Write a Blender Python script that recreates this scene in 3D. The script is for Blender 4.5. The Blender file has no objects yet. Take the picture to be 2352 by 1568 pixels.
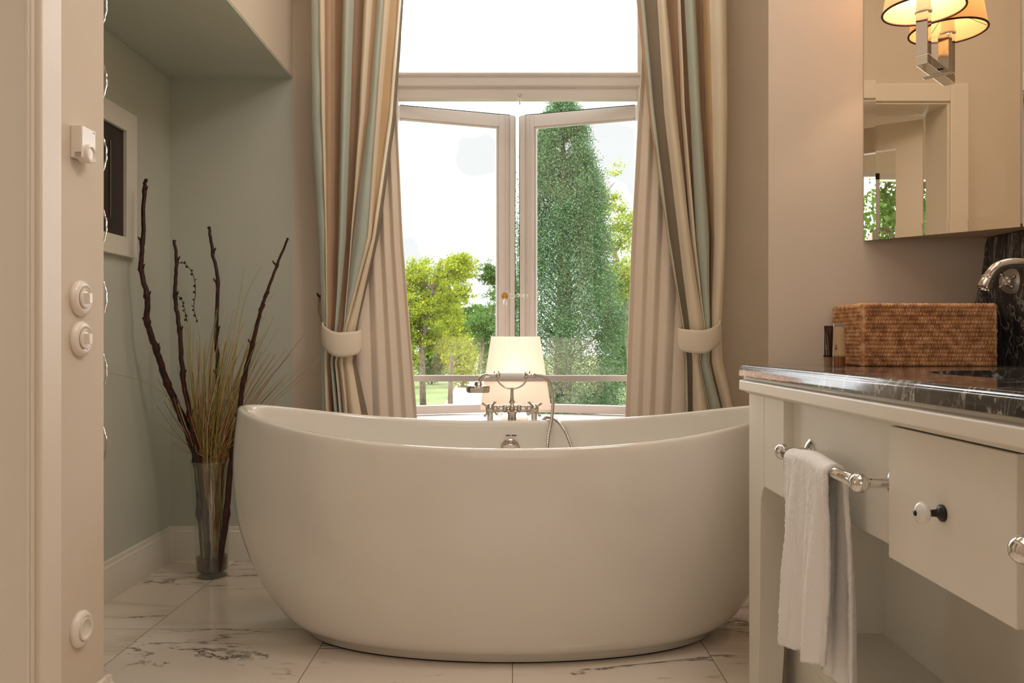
import bpy, bmesh, math, random
import numpy as np
from mathutils import Vector, Matrix

PI = math.pi
F = 1800.0                 # focal length in pixels of the 2352x1568 frame
CX, CY, H = 1176.0, 784.0, 0.95
S = bpy.context.scene
COL = S.collection

# ---------------------------------------------------------------- camera, world, sun, lamps, exposure
cam = bpy.data.cameras.new('camera')
cam.sensor_width = 36.0
cam.lens = F / 2352.0 * 36.0
cam.clip_start = 0.02
cam.clip_end = 400
co = bpy.data.objects.new('camera', cam)
co.location = (0, 0, H)
co.rotation_euler = (PI / 2, 0, 0)
COL.objects.link(co)
S.camera = co

S.view_settings.view_transform = 'Standard'
S.view_settings.look = 'None'
S.view_settings.gamma = 1.0
S.view_settings.exposure = 0.07
S.view_settings.use_curve_mapping = False

w = bpy.data.worlds.new('sky')
S.world = w
w.use_nodes = True
nt = w.node_tree
nt.nodes.clear()
wo = nt.nodes.new('ShaderNodeOutputWorld')
bg = nt.nodes.new('ShaderNodeBackground')
tc = nt.nodes.new('ShaderNodeTexCoord')
nz = nt.nodes.new('ShaderNodeTexNoise')
nz.inputs['Scale'].default_value = 2.3
nz.inputs['Detail'].default_value = 5
nz.inputs['Roughness'].default_value = .5
rp = nt.nodes.new('ShaderNodeValToRGB')
rp.color_ramp.elements[0].position = .40
rp.color_ramp.elements[0].color = (0.149, 0.1515, 0.1540, 1)
rp.color_ramp.elements[1].position = .55
rp.color_ramp.elements[1].color = (.98, .97, 1.0, 1)
nt.links.new(tc.outputs['Generated'], nz.inputs['Vector'])
nt.links.new(nz.outputs['Fac'], rp.inputs['Fac'])
nt.links.new(rp.outputs['Color'], bg.inputs['Color'])
bg.inputs['Strength'].default_value = 6.5
nt.links.new(bg.outputs[0], wo.inputs[0])

def sun(name, rot, energy, color, angle=.03):
    l = bpy.data.lights.new(name, 'SUN')
    l.energy = energy; l.color = color; l.angle = angle
    o = bpy.data.objects.new(name, l)
    o.rotation_euler = rot
    COL.objects.link(o)
    return o

def area(name, loc, rot, size, power, color):
    l = bpy.data.lights.new(name, 'AREA')
    l.shape = 'RECTANGLE'; l.size, l.size_y = size
    l.energy = power; l.color = color
    o = bpy.data.objects.new(name, l)
    o.location = loc; o.rotation_euler = rot
    COL.objects.link(o)
    return o

sun('sun', (math.radians(48), 0, math.radians(-35)), 2.6, (1.0, .95, .85))
area('unseen_overhead_light', (0.15, 0.35, 3.1), (0, 0, 0), (1.6, 1.6), 9.5, (1.0, .895, .85))  # fill light added overhead, out of view, to raise the room's brightness
area('unseen_overhead_light', (0.85, 1.45, 3.0), (0, math.radians(28), 0), (.45, .45), 13, (1.0, .89, .84))
area('unseen_overhead_light', (0.1, 2.6, 3.12), (0, 0, 0), (1.1, .7), 9, (1.0, .89, .82))  # added overhead fill for the tub end and window wall
area('rear_fill_light', (0.1, -2.5, 1.45), (math.radians(90), 0, 0), (2.2, 1.9), 9, (1.0, .93, .91))  # added fill behind the camera, no window stands there
area('unseen_overhead_light', (-2.1, -0.1, 2.9), (0, 0, 0), (1.2, 1.2), 12, (1.0, .94, .87))  # unseen area light over the neighbouring room


# ---------------------------------------------------------------- helpers
def px(x, s): return (x - CX) / s
def pz(y, s): return H - (y - CY) / s
def lin(c): return tuple(((v / 255) / 12.92 if v / 255 <= .04045 else ((v / 255 + .055) / 1.055) ** 2.4) for v in c)

class MB:
    def __init__(s): s.v = []; s.f = []; s.m = []
    def add(s, vs, fs, m=0):
        n = len(s.v)
        s.v += [tuple(map(float, v)) for v in vs]
        s.f += [tuple(i + n for i in f) for f in fs]
        s.m += [m] * len(fs)
        return s
    def box(s, x0, x1, y0, y1, z0, z1, m=0):
        if x1 < x0: x0, x1 = x1, x0
        if y1 < y0: y0, y1 = y1, y0
        if z1 < z0: z0, z1 = z1, z0
        v = [(x, y, z) for z in (z0, z1) for y in (y0, y1) for x in (x0, x1)]
        return s.add(v, [(0, 2, 3, 1), (4, 5, 7, 6), (0, 1, 5, 4), (2, 6, 7, 3), (0, 4, 6, 2), (1, 3, 7, 5)], m)
    def hexa(s, bot, top, m=0):
        return s.add(list(bot) + list(top), [(3, 2, 1, 0), (4, 5, 6, 7), (0, 1, 5, 4), (1, 2, 6, 5), (2, 3, 7, 6), (3, 0, 4, 7)], m)
    def prism(s, poly, a0, a1, axis='y', m=0):
        n = len(poly)
        def P(p, a):
            if axis == 'y': return (p[0], a, p[1])
            if axis == 'x': return (a, p[0], p[1])
            return (p[0], p[1], a)
        v = [P(p, a0) for p in poly] + [P(p, a1) for p in poly]
        f = [tuple(range(n)), tuple(range(2 * n - 1, n - 1, -1))]
        f += [(i, i + n, (i + 1) % n + n, (i + 1) % n) for i in range(n)]
        return s.add(v, f, m)
    def lathe(s, prof, c=(0, 0, 0), axis=(0, 0, 1), n=32, m=0, close=False):
        q = Vector((0, 0, 1)).rotation_difference(Vector(axis).normalized())
        v = []; f = []
        for r, h in prof:
            for k in range(n):
                a = 2 * PI * k / n
                p = q @ Vector((r * math.cos(a), r * math.sin(a), h))
                v.append((p.x + c[0], p.y + c[1], p.z + c[2]))
        L = len(prof)
        for j in range(L - 1):
            for k in range(n):
                f.append((j * n + k, j * n + (k + 1) % n, (j + 1) * n + (k + 1) % n, (j + 1) * n + k))
        if close:
            for k in range(n):
                f.append(((L - 1) * n + k, (L - 1) * n + (k + 1) % n, (k + 1) % n, k))
        else:
            if prof[0][0] > 1e-6: f.append(tuple(range(n - 1, -1, -1)))
            if prof[-1][0] > 1e-6: f.append(tuple((L - 1) * n + k for k in range(n)))
        return s.add(v, f, m)
    def tube(s, path, r, n=10, m=0):
        P = [Vector(p) for p in path]
        R = r if isinstance(r, (list, tuple)) else [r] * len(P)
        v = []; f = []
        prev = None
        for i, p in enumerate(P):
            d = (P[min(i + 1, len(P) - 1)] - P[max(i - 1, 0)])
            if d.length < 1e-9: d = Vector((0, 0, 1))
            d.normalize()
            if prev is None:
                u = d.orthogonal().normalized()
            else:
                u = (prev - d * prev.dot(d))
                if u.length < 1e-6: u = d.orthogonal()
                u.normalize()
            prev = u
            b = d.cross(u)
            for k in range(n):
                a = 2 * PI * k / n
                q = p + (u * math.cos(a) + b * math.sin(a)) * R[i]
                v.append(tuple(q))
        for j in range(len(P) - 1):
            for k in range(n):
                f.append((j * n + k, j * n + (k + 1) % n, (j + 1) * n + (k + 1) % n, (j + 1) * n + k))
        f.append(tuple(range(n - 1, -1, -1)))
        f.append(tuple((len(P) - 1) * n + k for k in range(n)))
        return s.add(v, f, m)
    def grid(s, pts, m=0, closed_u=False):
        nv, nu = len(pts), len(pts[0])
        v = [p for row in pts for p in row]
        f = []
        for j in range(nv - 1):
            for i in range(nu if closed_u else nu - 1):
                i2 = (i + 1) % nu
                f.append((j * nu + i, j * nu + i2, (j + 1) * nu + i2, (j + 1) * nu + i))
        return s.add(v, f, m)
    def sphere(s, c, r, n=20, m=0, sc=(1, 1, 1)):
        pr = []
        k = n // 2
        v = [(c[0], c[1], c[2] - r * sc[2])]
        for j in range(1, k):
            a = -PI / 2 + PI * j / k
            for i in range(n):
                b = 2 * PI * i / n
                v.append((c[0] + r * sc[0] * math.cos(a) * math.cos(b), c[1] + r * sc[1] * math.cos(a) * math.sin(b), c[2] + r * sc[2] * math.sin(a)))
        v.append((c[0], c[1], c[2] + r * sc[2]))
        f = [(0, 1 + (i + 1) % n, 1 + i) for i in range(n)]
        for j in range(k - 2):
            for i in range(n):
                f.append((1 + j * n + i, 1 + j * n + (i + 1) % n, 1 + (j + 1) * n + (i + 1) % n, 1 + (j + 1) * n + i))
        t = len(v) - 1
        f += [(t, 1 + (k - 2) * n + i, 1 + (k - 2) * n + (i + 1) % n) for i in range(n)]
        return s.add(v, f, m)
    def build(s, name, mats, parent=None, smooth=False, bevel=0, bseg=2, auto=None, solid=0, subd=0, fixn=True):
        me = bpy.data.meshes.new(name)
        me.from_pydata(s.v, [], s.f)
        if not isinstance(mats, (list, tuple)): mats = [mats]
        for mt in mats: me.materials.append(mt)
        me.polygons.foreach_set('material_index', s.m)
        if fixn:
            b = bmesh.new(); b.from_mesh(me)
            bmesh.ops.recalc_face_normals(b, faces=b.faces)
            b.to_mesh(me); b.free()
        o = bpy.data.objects.new(name, me)
        COL.objects.link(o)
        if parent: o.parent = parent
        if smooth or auto is not None:
            me.polygons.foreach_set('use_smooth', [True] * len(me.polygons))
        if auto is not None:
            me.set_sharp_from_angle(angle=math.radians(auto))
        if solid:
            md = o.modifiers.new('solid', 'SOLIDIFY'); md.thickness = solid; md.offset = 0
        if bevel:
            md = o.modifiers.new('bevel', 'BEVEL'); md.width = bevel; md.segments = bseg
            md.limit_method = 'ANGLE'; md.angle_limit = math.radians(40)
        if subd:
            md = o.modifiers.new('sub', 'SUBSURF'); md.levels = subd; md.render_levels = subd
        return o

def tag(o, label=None, cat=None, group=None, kind=None):
    if label: o['label'] = label
    if cat: o['category'] = cat
    if group: o['group'] = group
    if kind: o['kind'] = kind
    return o

def empty(name, loc=(0, 0, 0)):
    # an Empty at the thing's base; children keep world coordinates through the parent inverse
    o = bpy.data.objects.new(name, None)
    o.empty_display_size = .05
    COL.objects.link(o)
    o.location = loc
    return o

def adopt(root):
    """children were modelled in world coordinates: shift their meshes so that the Empty stands at the thing's base"""
    L = root.location
    done = set()
    for ch in root.children:
        if ch.type == 'MESH':
            if ch.data.name not in done:
                ch.data.transform(Matrix.Translation(-L)); done.add(ch.data.name)
            for g in ch.children:
                if g.type == 'MESH' and g.data.name not in done:
                    g.data.transform(Matrix.Translation(-L)); done.add(g.data.name)
        elif ch.type == 'LIGHT':
            ch.location = Vector(ch.location) - L

# ---------------------------------------------------------------- materials
def mat(name, rgb, rough=.5, metal=0, spec=.5, coat=0, noise=None, bump=None, sheen=0, trans=0):
    m = bpy.data.materials.new(name); m.use_nodes = True
    n = m.node_tree; b = n.nodes['Principled BSDF']
    c = lin(rgb)
    b.inputs['Base Color'].default_value = (*c, 1)
    b.inputs['Roughness'].default_value = rough
    b.inputs['Metallic'].default_value = metal
    b.inputs['Specular IOR Level'].default_value = spec
    b.inputs['Coat Weight'].default_value = coat
    b.inputs['Coat Roughness'].default_value = .04
    b.inputs['Sheen Weight'].default_value = sheen
    t = n.nodes.new('ShaderNodeTexCoord')
    if noise:
        sc, rgb2, lo, hi = noise[:4]
        mp = n.nodes.new('ShaderNodeMapping')
        if len(noise) > 4: mp.inputs['Scale'].default_value = noise[4]
        nn = n.nodes.new('ShaderNodeTexNoise'); nn.inputs['Scale'].default_value = sc; nn.inputs['Detail'].default_value = 6
        r = n.nodes.new('ShaderNodeValToRGB')
        r.color_ramp.elements[0].position = lo; r.color_ramp.elements[0].color = (*c, 1)
        r.color_ramp.elements[1].position = hi; r.color_ramp.elements[1].color = (*lin(rgb2), 1)
        n.links.new(t.outputs['Object'], mp.inputs[0]); n.links.new(mp.outputs[0], nn.inputs['Vector'])
        n.links.new(nn.outputs['Fac'], r.inputs[0]); n.links.new(r.outputs[0], b.inputs['Base Color'])
    if bump:
        sc, st = bump[:2]
        nn = n.nodes.new('ShaderNodeTexNoise'); nn.inputs['Scale'].default_value = sc; nn.inputs['Detail'].default_value = 5
        mp = n.nodes.new('ShaderNodeMapping')
        if len(bump) > 2: mp.inputs['Scale'].default_value = bump[2]
        bp = n.nodes.new('ShaderNodeBump'); bp.inputs['Strength'].default_value = st; bp.inputs['Distance'].default_value = .01
        n.links.new(t.outputs['Object'], mp.inputs[0]); n.links.new(mp.outputs[0], nn.inputs['Vector'])
        n.links.new(nn.outputs['Fac'], bp.inputs['Height']); n.links.new(bp.outputs[0], b.inputs['Normal'])
    return m

def glass_mat(name, tint=(1, 1, 1), ior=1.45, gl=1.0):
    m = bpy.data.materials.new(name); m.use_nodes = True
    n = m.node_tree; n.nodes.clear()
    o = n.nodes.new('ShaderNodeOutputMaterial'); tr = n.nodes.new('ShaderNodeBsdfTransparent')
    g = n.nodes.new('ShaderNodeBsdfGlossy'); g.inputs['Roughness'].default_value = 0
    g.inputs['Color'].default_value = (gl, gl, gl, 1)
    lw = n.nodes.new('ShaderNodeLayerWeight'); lw.inputs['Blend'].default_value = .5
    pw = n.nodes.new('ShaderNodeMath'); pw.operation = 'POWER'; pw.inputs[1].default_value = 5
    f0 = ((ior - 1) / (ior + 1)) ** 2
    fr = n.nodes.new('ShaderNodeMath'); fr.operation = 'MULTIPLY_ADD'; fr.inputs[1].default_value = 1 - f0; fr.inputs[2].default_value = f0
    n.links.new(lw.outputs['Facing'], pw.inputs[0]); n.links.new(pw.outputs[0], fr.inputs[0])
    tr.inputs[0].default_value = (*tint, 1)
    mx = n.nodes.new('ShaderNodeMixShader')
    n.links.new(fr.outputs[0], mx.inputs[0]); n.links.new(tr.outputs[0], mx.inputs[1]); n.links.new(g.outputs[0], mx.inputs[2])
    n.links.new(mx.outputs[0], o.inputs[0])
    return m

def shade_mat(name, rgb):
    m = bpy.data.materials.new(name); m.use_nodes = True
    n = m.node_tree; n.nodes.clear()
    o = n.nodes.new('ShaderNodeOutputMaterial'); d = n.nodes.new('ShaderNodeBsdfDiffuse'); t = n.nodes.new('ShaderNodeBsdfTranslucent')
    mx = n.nodes.new('ShaderNodeMixShader'); mx.inputs[0].default_value = .55
    d.inputs[0].default_value = (*lin(rgb), 1); t.inputs[0].default_value = (*lin(rgb), 1)
    n.links.new(d.outputs[0], mx.inputs[1]); n.links.new(t.outputs[0], mx.inputs[2]); n.links.new(mx.outputs[0], o.inputs[0])
    return m

def leaf_mat(name, a, b, sc=1.2):
    m = bpy.data.materials.new(name); m.use_nodes = True
    n = m.node_tree; n.nodes.clear()
    o = n.nodes.new('ShaderNodeOutputMaterial'); d = n.nodes.new('ShaderNodeBsdfDiffuse'); t = n.nodes.new('ShaderNodeBsdfTranslucent')
    mx = n.nodes.new('ShaderNodeMixShader'); mx.inputs[0].default_value = .4
    ge = n.nodes.new('ShaderNodeNewGeometry')
    r = n.nodes.new('ShaderNodeValToRGB')
    r.color_ramp.elements[0].color = (*lin(a), 1); r.color_ramp.elements[1].color = (*lin(b), 1)
    n.links.new(ge.outputs['Random Per Island'], r.inputs[0])
    n.links.new(r.outputs[0], d.inputs[0]); n.links.new(r.outputs[0], t.inputs[0])
    n.links.new(d.outputs[0], mx.inputs[1]); n.links.new(t.outputs[0], mx.inputs[2]); n.links.new(mx.outputs[0], o.inputs[0])
    return m

M = {}
M['wall'] = mat('beige_plaster', (220, 206, 186), .8, noise=(2.5, (214, 199, 178), .3, .7), bump=(60, .03))
M['green'] = mat('sage_green_plaster', (203, 205, 190), .8, noise=(2.0, (197, 200, 186), .3, .7), bump=(60, .03))
M['white'] = mat('white_satin_paint', (234, 228, 214), .35, bump=(25, .01))
M['trim'] = mat('cream_white_trim_paint', (232, 224, 208), .4)
M['casing'] = mat('cream_casing_paint', (232, 220, 202), .38, bump=(40, .03, (6, 6, .3)))
M['sash'] = mat('white_sash_paint', (208, 200, 195), .4)
M['gasket'] = mat('dark_green_rubber_seal', (38, 50, 44), .7)
M['tub'] = mat('glazed_white_acrylic', (232, 226, 214), .13, coat=.6)
M['chrome'] = mat('polished_chrome', (226, 224, 220), .06, metal=1)
M['nickel'] = mat('polished_nickel', (214, 206, 196), .10, metal=1)
M['hose'] = mat('ribbed_metal_hose', (200, 194, 184), .25, metal=1)
M['brass'] = mat('aged_brass', (176, 132, 70), .3, metal=1)
M['satin'] = mat('satin_nickel', (232, 222, 208), .38, metal=.6)
M['porc'] = mat('white_porcelain', (240, 238, 232), .1, coat=.5)
M['black'] = mat('black_metal', (22, 18, 16), .3)
M['switch'] = mat('ivory_switch_plastic', (240, 230, 216), .25)
M['mirror'] = mat('silvered_mirror', (230, 218, 198), .0, metal=1)
M['glass'] = glass_mat('clear_window_glass', (.97, .985, .975), 1.5)
M['vaseglass'] = glass_mat('clear_vase_glass', (.92, .94, .92), 1.9)
M['water'] = glass_mat('stale_amber_water', (.42, .28, .10), 1.3)
M['crystal'] = glass_mat('crystal_handle_glass', (.93, .93, .93), 2.0)
M['twig'] = mat('dark_red_brown_bark', (72, 34, 22), .45, noise=(40, (38, 18, 13), .35, .65), bump=(120, .3))
M['twig2'] = mat('withered_dark_tendril', (44, 36, 28), .7)
M['gr1'] = mat('straw_grass', (196, 150, 90), .6)
M['gr2'] = mat('olive_dry_grass', (172, 166, 92), .6)
M['gr3'] = mat('ochre_grass', (160, 102, 52), .6)
M['gr4'] = mat('pale_dry_grass', (226, 208, 160), .6)
M['c_sage'] = mat('sage_curtain_satin', (186, 194, 178), .5, sheen=.3, bump=(350, .05))
M['c_cream'] = mat('cream_curtain_satin', (234, 218, 190), .5, sheen=.3, bump=(350, .05))
M['c_tan'] = mat('tan_curtain_satin', (184, 152, 120), .5, sheen=.2, bump=(350, .05))
M['c_brown'] = mat('brown_curtain_satin', (152, 122, 94), .5, sheen=.2, bump=(350, .05))
M['c_gold'] = mat('gold_curtain_satin', (206, 174, 130), .5, sheen=.2, bump=(350, .05))
M['c_taupe'] = mat('taupe_curtain_lining', (134, 120, 100), .7)
M['c_line'] = mat('plain_beige_curtain_cloth', (240, 224, 204), .75, bump=(350, .05))
M['c_band'] = mat('ivory_tieback_satin', (238, 224, 202), .5, sheen=.3, bump=(90, .05))
M['towel'] = mat('white_terry_towel', (248, 244, 238), .95, sheen=.5, bump=(420, .35))
M['lampshade'] = shade_mat('pale_pink_lampshade', (252, 240, 232))
M['sconceshade'] = shade_mat('cream_sconce_shade', (250, 232, 205))
M['brownrim'] = mat('dark_brown_shade_trim', (64, 30, 18), .6)
M['trunk'] = mat('grey_brown_tree_bark', (112, 96, 80), .9, noise=(8, (78, 66, 54), .35, .65))
M['picdark'] = mat('dark_brown_picture', (58, 34, 24), .3, noise=(14, (34, 20, 15), .4, .6, (1, 1, .15)))
M['paint_exterior'] = mat('exterior_plaster', (214, 204, 188), .9)
M['leaf_y'] = leaf_mat('yellow_green_leaves', (102, 128, 36), (174, 176, 68))
M['leaf_g'] = leaf_mat('mid_green_leaves', (62, 96, 46), (110, 136, 74))
M['leaf_c'] = leaf_mat('conifer_green_leaves', (56, 88, 58), (116, 140, 100))
M['leaf_r'] = leaf_mat('lime_green_leaves', (106, 132, 52), (178, 182, 92))
M['parquet'] = mat('oak_parquet', (150, 110, 72), .4, noise=(3, (120, 84, 52), .3, .7, (8, 1, 1)))
M['ceil'] = mat('white_ceiling_paint', (240, 234, 224), .9)
M['amber'] = mat('dark_amber_tube_plastic', (52, 24, 12), .15, coat=.4)
M['silver'] = mat('brushed_silver_foil', (190, 188, 184), .28, metal=.9)
M['sand'] = mat('sand_label_plastic', (186, 152, 112), .4)
M['tubecap'] = mat('honey_brown_cap', (128, 76, 34), .25)
M['tubecap2'] = mat('olive_tan_cap', (148, 116, 76), .3)
M['ink'] = mat('dark_print_ink', (56, 46, 40), .5)

def grass_mat():
    m = bpy.data.materials.new('sunny_lawn'); m.use_nodes = True
    n = m.node_tree; b = n.nodes['Principled BSDF']; b.inputs['Roughness'].default_value = .9
    t = n.nodes.new('ShaderNodeTexCoord'); nn = n.nodes.new('ShaderNodeTexNoise'); nn.inputs['Scale'].default_value = .35; nn.inputs['Detail'].default_value = 8
    r = n.nodes.new('ShaderNodeValToRGB')
    r.color_ramp.elements[0].position = .35; r.color_ramp.elements[0].color = (*lin((86, 104, 54)), 1)
    r.color_ramp.elements[1].position = .65; r.color_ramp.elements[1].color = (*lin((116, 130, 74)), 1)
    n.links.new(t.outputs['Object'], nn.inputs['Vector']); n.links.new(nn.outputs['Fac'], r.inputs[0]); n.links.new(r.outputs[0], b.inputs['Base Color'])
    return m
M['lawn'] = grass_mat()
M['gravel'] = mat('pale_gravel', (205, 200, 190), .9)

TX, TY, TY0 = .598, .576, 2.591
def floor_mat():
    m = bpy.data.materials.new('veined_white_marble_tiles'); m.use_nodes = True
    n = m.node_tree; b = n.nodes['Principled BSDF']; L = n.links
    b.inputs['Roughness'].default_value = .16
    b.inputs['Coat Weight'].default_value = .3
    t = n.nodes.new('ShaderNodeTexCoord')
    mp = n.nodes.new('ShaderNodeMapping'); mp.vector_type = 'POINT'
    mp.inputs['Location'].default_value = (20, -TY0 / TY + 20, 0)
    mp.inputs['Scale'].default_value = (1 / TX, 1 / TY, 1)
    L.new(t.outputs['Object'], mp.inputs[0])
    fl = n.nodes.new('ShaderNodeVectorMath'); fl.operation = 'FLOOR'; L.new(mp.outputs[0], fl.inputs[0])
    frc = n.nodes.new('ShaderNodeVectorMath'); frc.operation = 'FRACTION'; L.new(mp.outputs[0], frc.inputs[0])
    wn = n.nodes.new('ShaderNodeTexWhiteNoise'); wn.noise_dimensions = '3D'; L.new(fl.outputs[0], wn.inputs['Vector'])
    sc = n.nodes.new('ShaderNodeVectorMath'); sc.operation = 'SCALE'; sc.inputs['Scale'].default_value = 7.0; L.new(wn.outputs['Color'], sc.inputs[0])
    m2 = n.nodes.new('ShaderNodeMapping'); m2.inputs['Rotation'].default_value = (0, 0, math.radians(-14)); m2.inputs['Scale'].default_value = (.75, 2.6, 1)
    L.new(t.outputs['Object'], m2.inputs[0])
    ad = n.nodes.new('ShaderNodeVectorMath'); ad.operation = 'ADD'; L.new(m2.outputs[0], ad.inputs[0]); L.new(sc.outputs[0], ad.inputs[1])
    def noise(scale, det, rg, dist=0):
        q = n.nodes.new('ShaderNodeTexNoise'); q.inputs['Scale'].default_value = scale; q.inputs['Detail'].default_value = det
        q.inputs['Roughness'].default_value = rg; q.inputs['Distortion'].default_value = dist
        L.new(ad.outputs[0], q.inputs['Vector']); return q
    def math_(op, a, bb=None):
        q = n.nodes.new('ShaderNodeMath'); q.operation = op
        if isinstance(a, (int, float)): q.inputs[0].default_value = a
        else: L.new(a, q.inputs[0])
        if bb is not None:
            if isinstance(bb, (int, float)): q.inputs[1].default_value = bb
            else: L.new(bb, q.inputs[1])
        return q.outputs[0]
    def ramp(fac, e):
        r = n.nodes.new('ShaderNodeValToRGB')
        while len(r.color_ramp.elements) < len(e): r.color_ramp.elements.new(.5)
        for k, (p, c) in enumerate(e):
            r.color_ramp.elements[k].position = p; r.color_ramp.elements[k].color = (c, c, c, 1)
        L.new(fac, r.inputs[0]); return r.outputs[0]
    a = noise(1.5, 9, .62, .6)
    d = math_('ABSOLUTE', math_('SUBTRACT', a.outputs['Fac'], .5))
    thin = ramp(d, [(0, 1), (.006, .8), (.016, 0)])
    soft = ramp(d, [(0, .55), (.09, 0)])
    msk = noise(2.2, 4, .6)
    mk = ramp(msk.outputs['Fac'], [(.47, 0), (.58, 1)])
    mk2 = ramp(noise(.9, 3, .5).outputs['Fac'], [(.42, 0), (.66, 1)])
    base = n.nodes.new('ShaderNodeMixRGB'); base.inputs[1].default_value = (*lin((236, 224, 208)), 1); base.inputs[2].default_value = (*lin((196, 172, 142)), 1)
    L.new(math_('MULTIPLY', soft, mk2), base.inputs[0])
    vein = n.nodes.new('ShaderNodeMixRGB'); vein.inputs[2].default_value = (*lin((66, 50, 36)), 1)
    L.new(base.outputs[0], vein.inputs[1]); L.new(math_('MULTIPLY', math_('MULTIPLY', thin, mk), .9), vein.inputs[0])
    sx = n.nodes.new('ShaderNodeSeparateXYZ'); L.new(frc.outputs[0], sx.inputs[0])
    gx = math_('LESS_THAN', sx.outputs[0], .0038); gy = math_('LESS_THAN', sx.outputs[1], .0038)
    g = math_('MAXIMUM', gx, gy)
    gr = n.nodes.new('ShaderNodeMixRGB'); gr.inputs[2].default_value = (*lin((120, 92, 66)), 1)
    L.new(vein.outputs[0], gr.inputs[1]); L.new(g, gr.inputs[0]); L.new(gr.outputs[0], b.inputs['Base Color'])
    return m
M['floor'] = floor_mat()

def dark_marble():
    m = bpy.data.materials.new('black_marble_with_white_veins'); m.use_nodes = True
    n = m.node_tree; b = n.nodes['Principled BSDF']; L = n.links
    b.inputs['Roughness'].default_value = .09
    b.inputs['Coat Weight'].default_value = .15
    t = n.nodes.new('ShaderNodeTexCoord')
    mp = n.nodes.new('ShaderNodeMapping'); mp.inputs['Scale'].default_value = (1, 1, .55); mp.inputs['Rotation'].default_value = (.3, .2, .5)
    L.new(t.outputs['Object'], mp.inputs[0])
    def vein(scale, wd, det=8, dist=1.0, rg=.6):
        q = n.nodes.new('ShaderNodeTexNoise'); q.inputs['Scale'].default_value = scale; q.inputs['Detail'].default_value = det
        q.inputs['Distortion'].default_value = dist; q.inputs['Roughness'].default_value = rg
        L.new(mp.outputs[0], q.inputs['Vector'])
        s = n.nodes.new('ShaderNodeMath'); s.operation = 'SUBTRACT'; s.inputs[1].default_value = .5; L.new(q.outputs['Fac'], s.inputs[0])
        a = n.nodes.new('ShaderNodeMath'); a.operation = 'ABSOLUTE'; L.new(s.outputs[0], a.inputs[0])
        r = n.nodes.new('ShaderNodeValToRGB'); r.color_ramp.elements[0].color = (1, 1, 1, 1); r.color_ramp.elements[1].color = (0, 0, 0, 1); r.color_ramp.elements[1].position = wd
        L.new(a.outputs[0], r.inputs[0]); return r.outputs[0]
    v1 = vein(5, .012); v2 = vein(13, .02, 6, 1.6)
    cl = n.nodes.new('ShaderNodeTexNoise'); cl.inputs['Scale'].default_value = 7; cl.inputs['Detail'].default_value = 6; L.new(mp.outputs[0], cl.inputs['Vector'])
    cr = n.nodes.new('ShaderNodeValToRGB')
    cr.color_ramp.elements[0].position = .35; cr.color_ramp.elements[0].color = (*lin((40, 38, 36)), 1)
    cr.color_ramp.elements[1].position = .7; cr.color_ramp.elements[1].color = (*lin((104, 99, 92)), 1)
    L.new(cl.outputs['Fac'], cr.inputs[0])
    mu = n.nodes.new('ShaderNodeMath'); mu.operation = 'MULTIPLY'; L.new(v2, mu.inputs[0]); mu.inputs[1].default_value = .35
    mx = n.nodes.new('ShaderNodeMath'); mx.operation = 'MAXIMUM'; L.new(v1, mx.inputs[0]); L.new(mu.outputs[0], mx.inputs[1])
    c = n.nodes.new('ShaderNodeMixRGB'); c.inputs[2].default_value = (*lin((205, 200, 190)), 1)
    mm = n.nodes.new('ShaderNodeMath'); mm.operation = 'MULTIPLY'; L.new(mx.outputs[0], mm.inputs[0]); mm.inputs[1].default_value = .75
    L.new(mm.outputs[0], c.inputs[0]); L.new(cr.outputs[0], c.inputs[1]); L.new(c.outputs[0], b.inputs['Base Color'])
    return m
M['marble'] = dark_marble()

def wicker_mat():
    m = bpy.data.materials.new('woven_brown_rattan'); m.use_nodes = True
    n = m.node_tree; b = n.nodes['Principled BSDF']; L = n.links
    b.inputs['Roughness'].default_value = .42
    t = n.nodes.new('ShaderNodeTexCoord')
    q = n.nodes.new('ShaderNodeTexNoise'); q.inputs['Scale'].default_value = 30; q.inputs['Detail'].default_value = 5
    mp = n.nodes.new('ShaderNodeMapping'); mp.inputs['Scale'].default_value = (1.6, 1.6, 1.9)
    L.new(t.outputs['Object'], mp.inputs[0]); L.new(mp.outputs[0], q.inputs['Vector'])
    r = n.nodes.new('ShaderNodeValToRGB')
    e = r.color_ramp.elements
    e[0].position = .30; e[0].color = (*lin((156, 108, 70)), 1)
    e[1].position = .70; e[1].color = (*lin((236, 190, 140)), 1)
    k = e.new(.5); k.color = (*lin((206, 152, 102)), 1)
    L.new(q.outputs['Fac'], r.inputs[0]); L.new(r.outputs[0], b.inputs['Base Color'])
    return m
M['wicker'] = wicker_mat()

# ================================================================ THE SETTING
DW = F / 527.4                 # window wall, y = 3.413
PX = -.978                     # left pier / door wall plane
SW = 870.0; YR = F / SW        # right frontal wall  y = 2.069
XR = 1.262                     # right wall
def struct(mb, name, m, parent=None, **k):
    o = mb.build(name, m, parent, **k)
    if parent is None: o['kind'] = 'structure'
    return o

b = MB(); b.box(-3.3, 1.5, -2.6, 4.05, -.1, 0)
o = struct(b, 'floor', M['floor'])
b = MB(); b.box(-3.3, 1.5, -2.6, 4.05, 3.2, 3.3)
struct(b, 'ceiling', M['ceil'])

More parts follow.
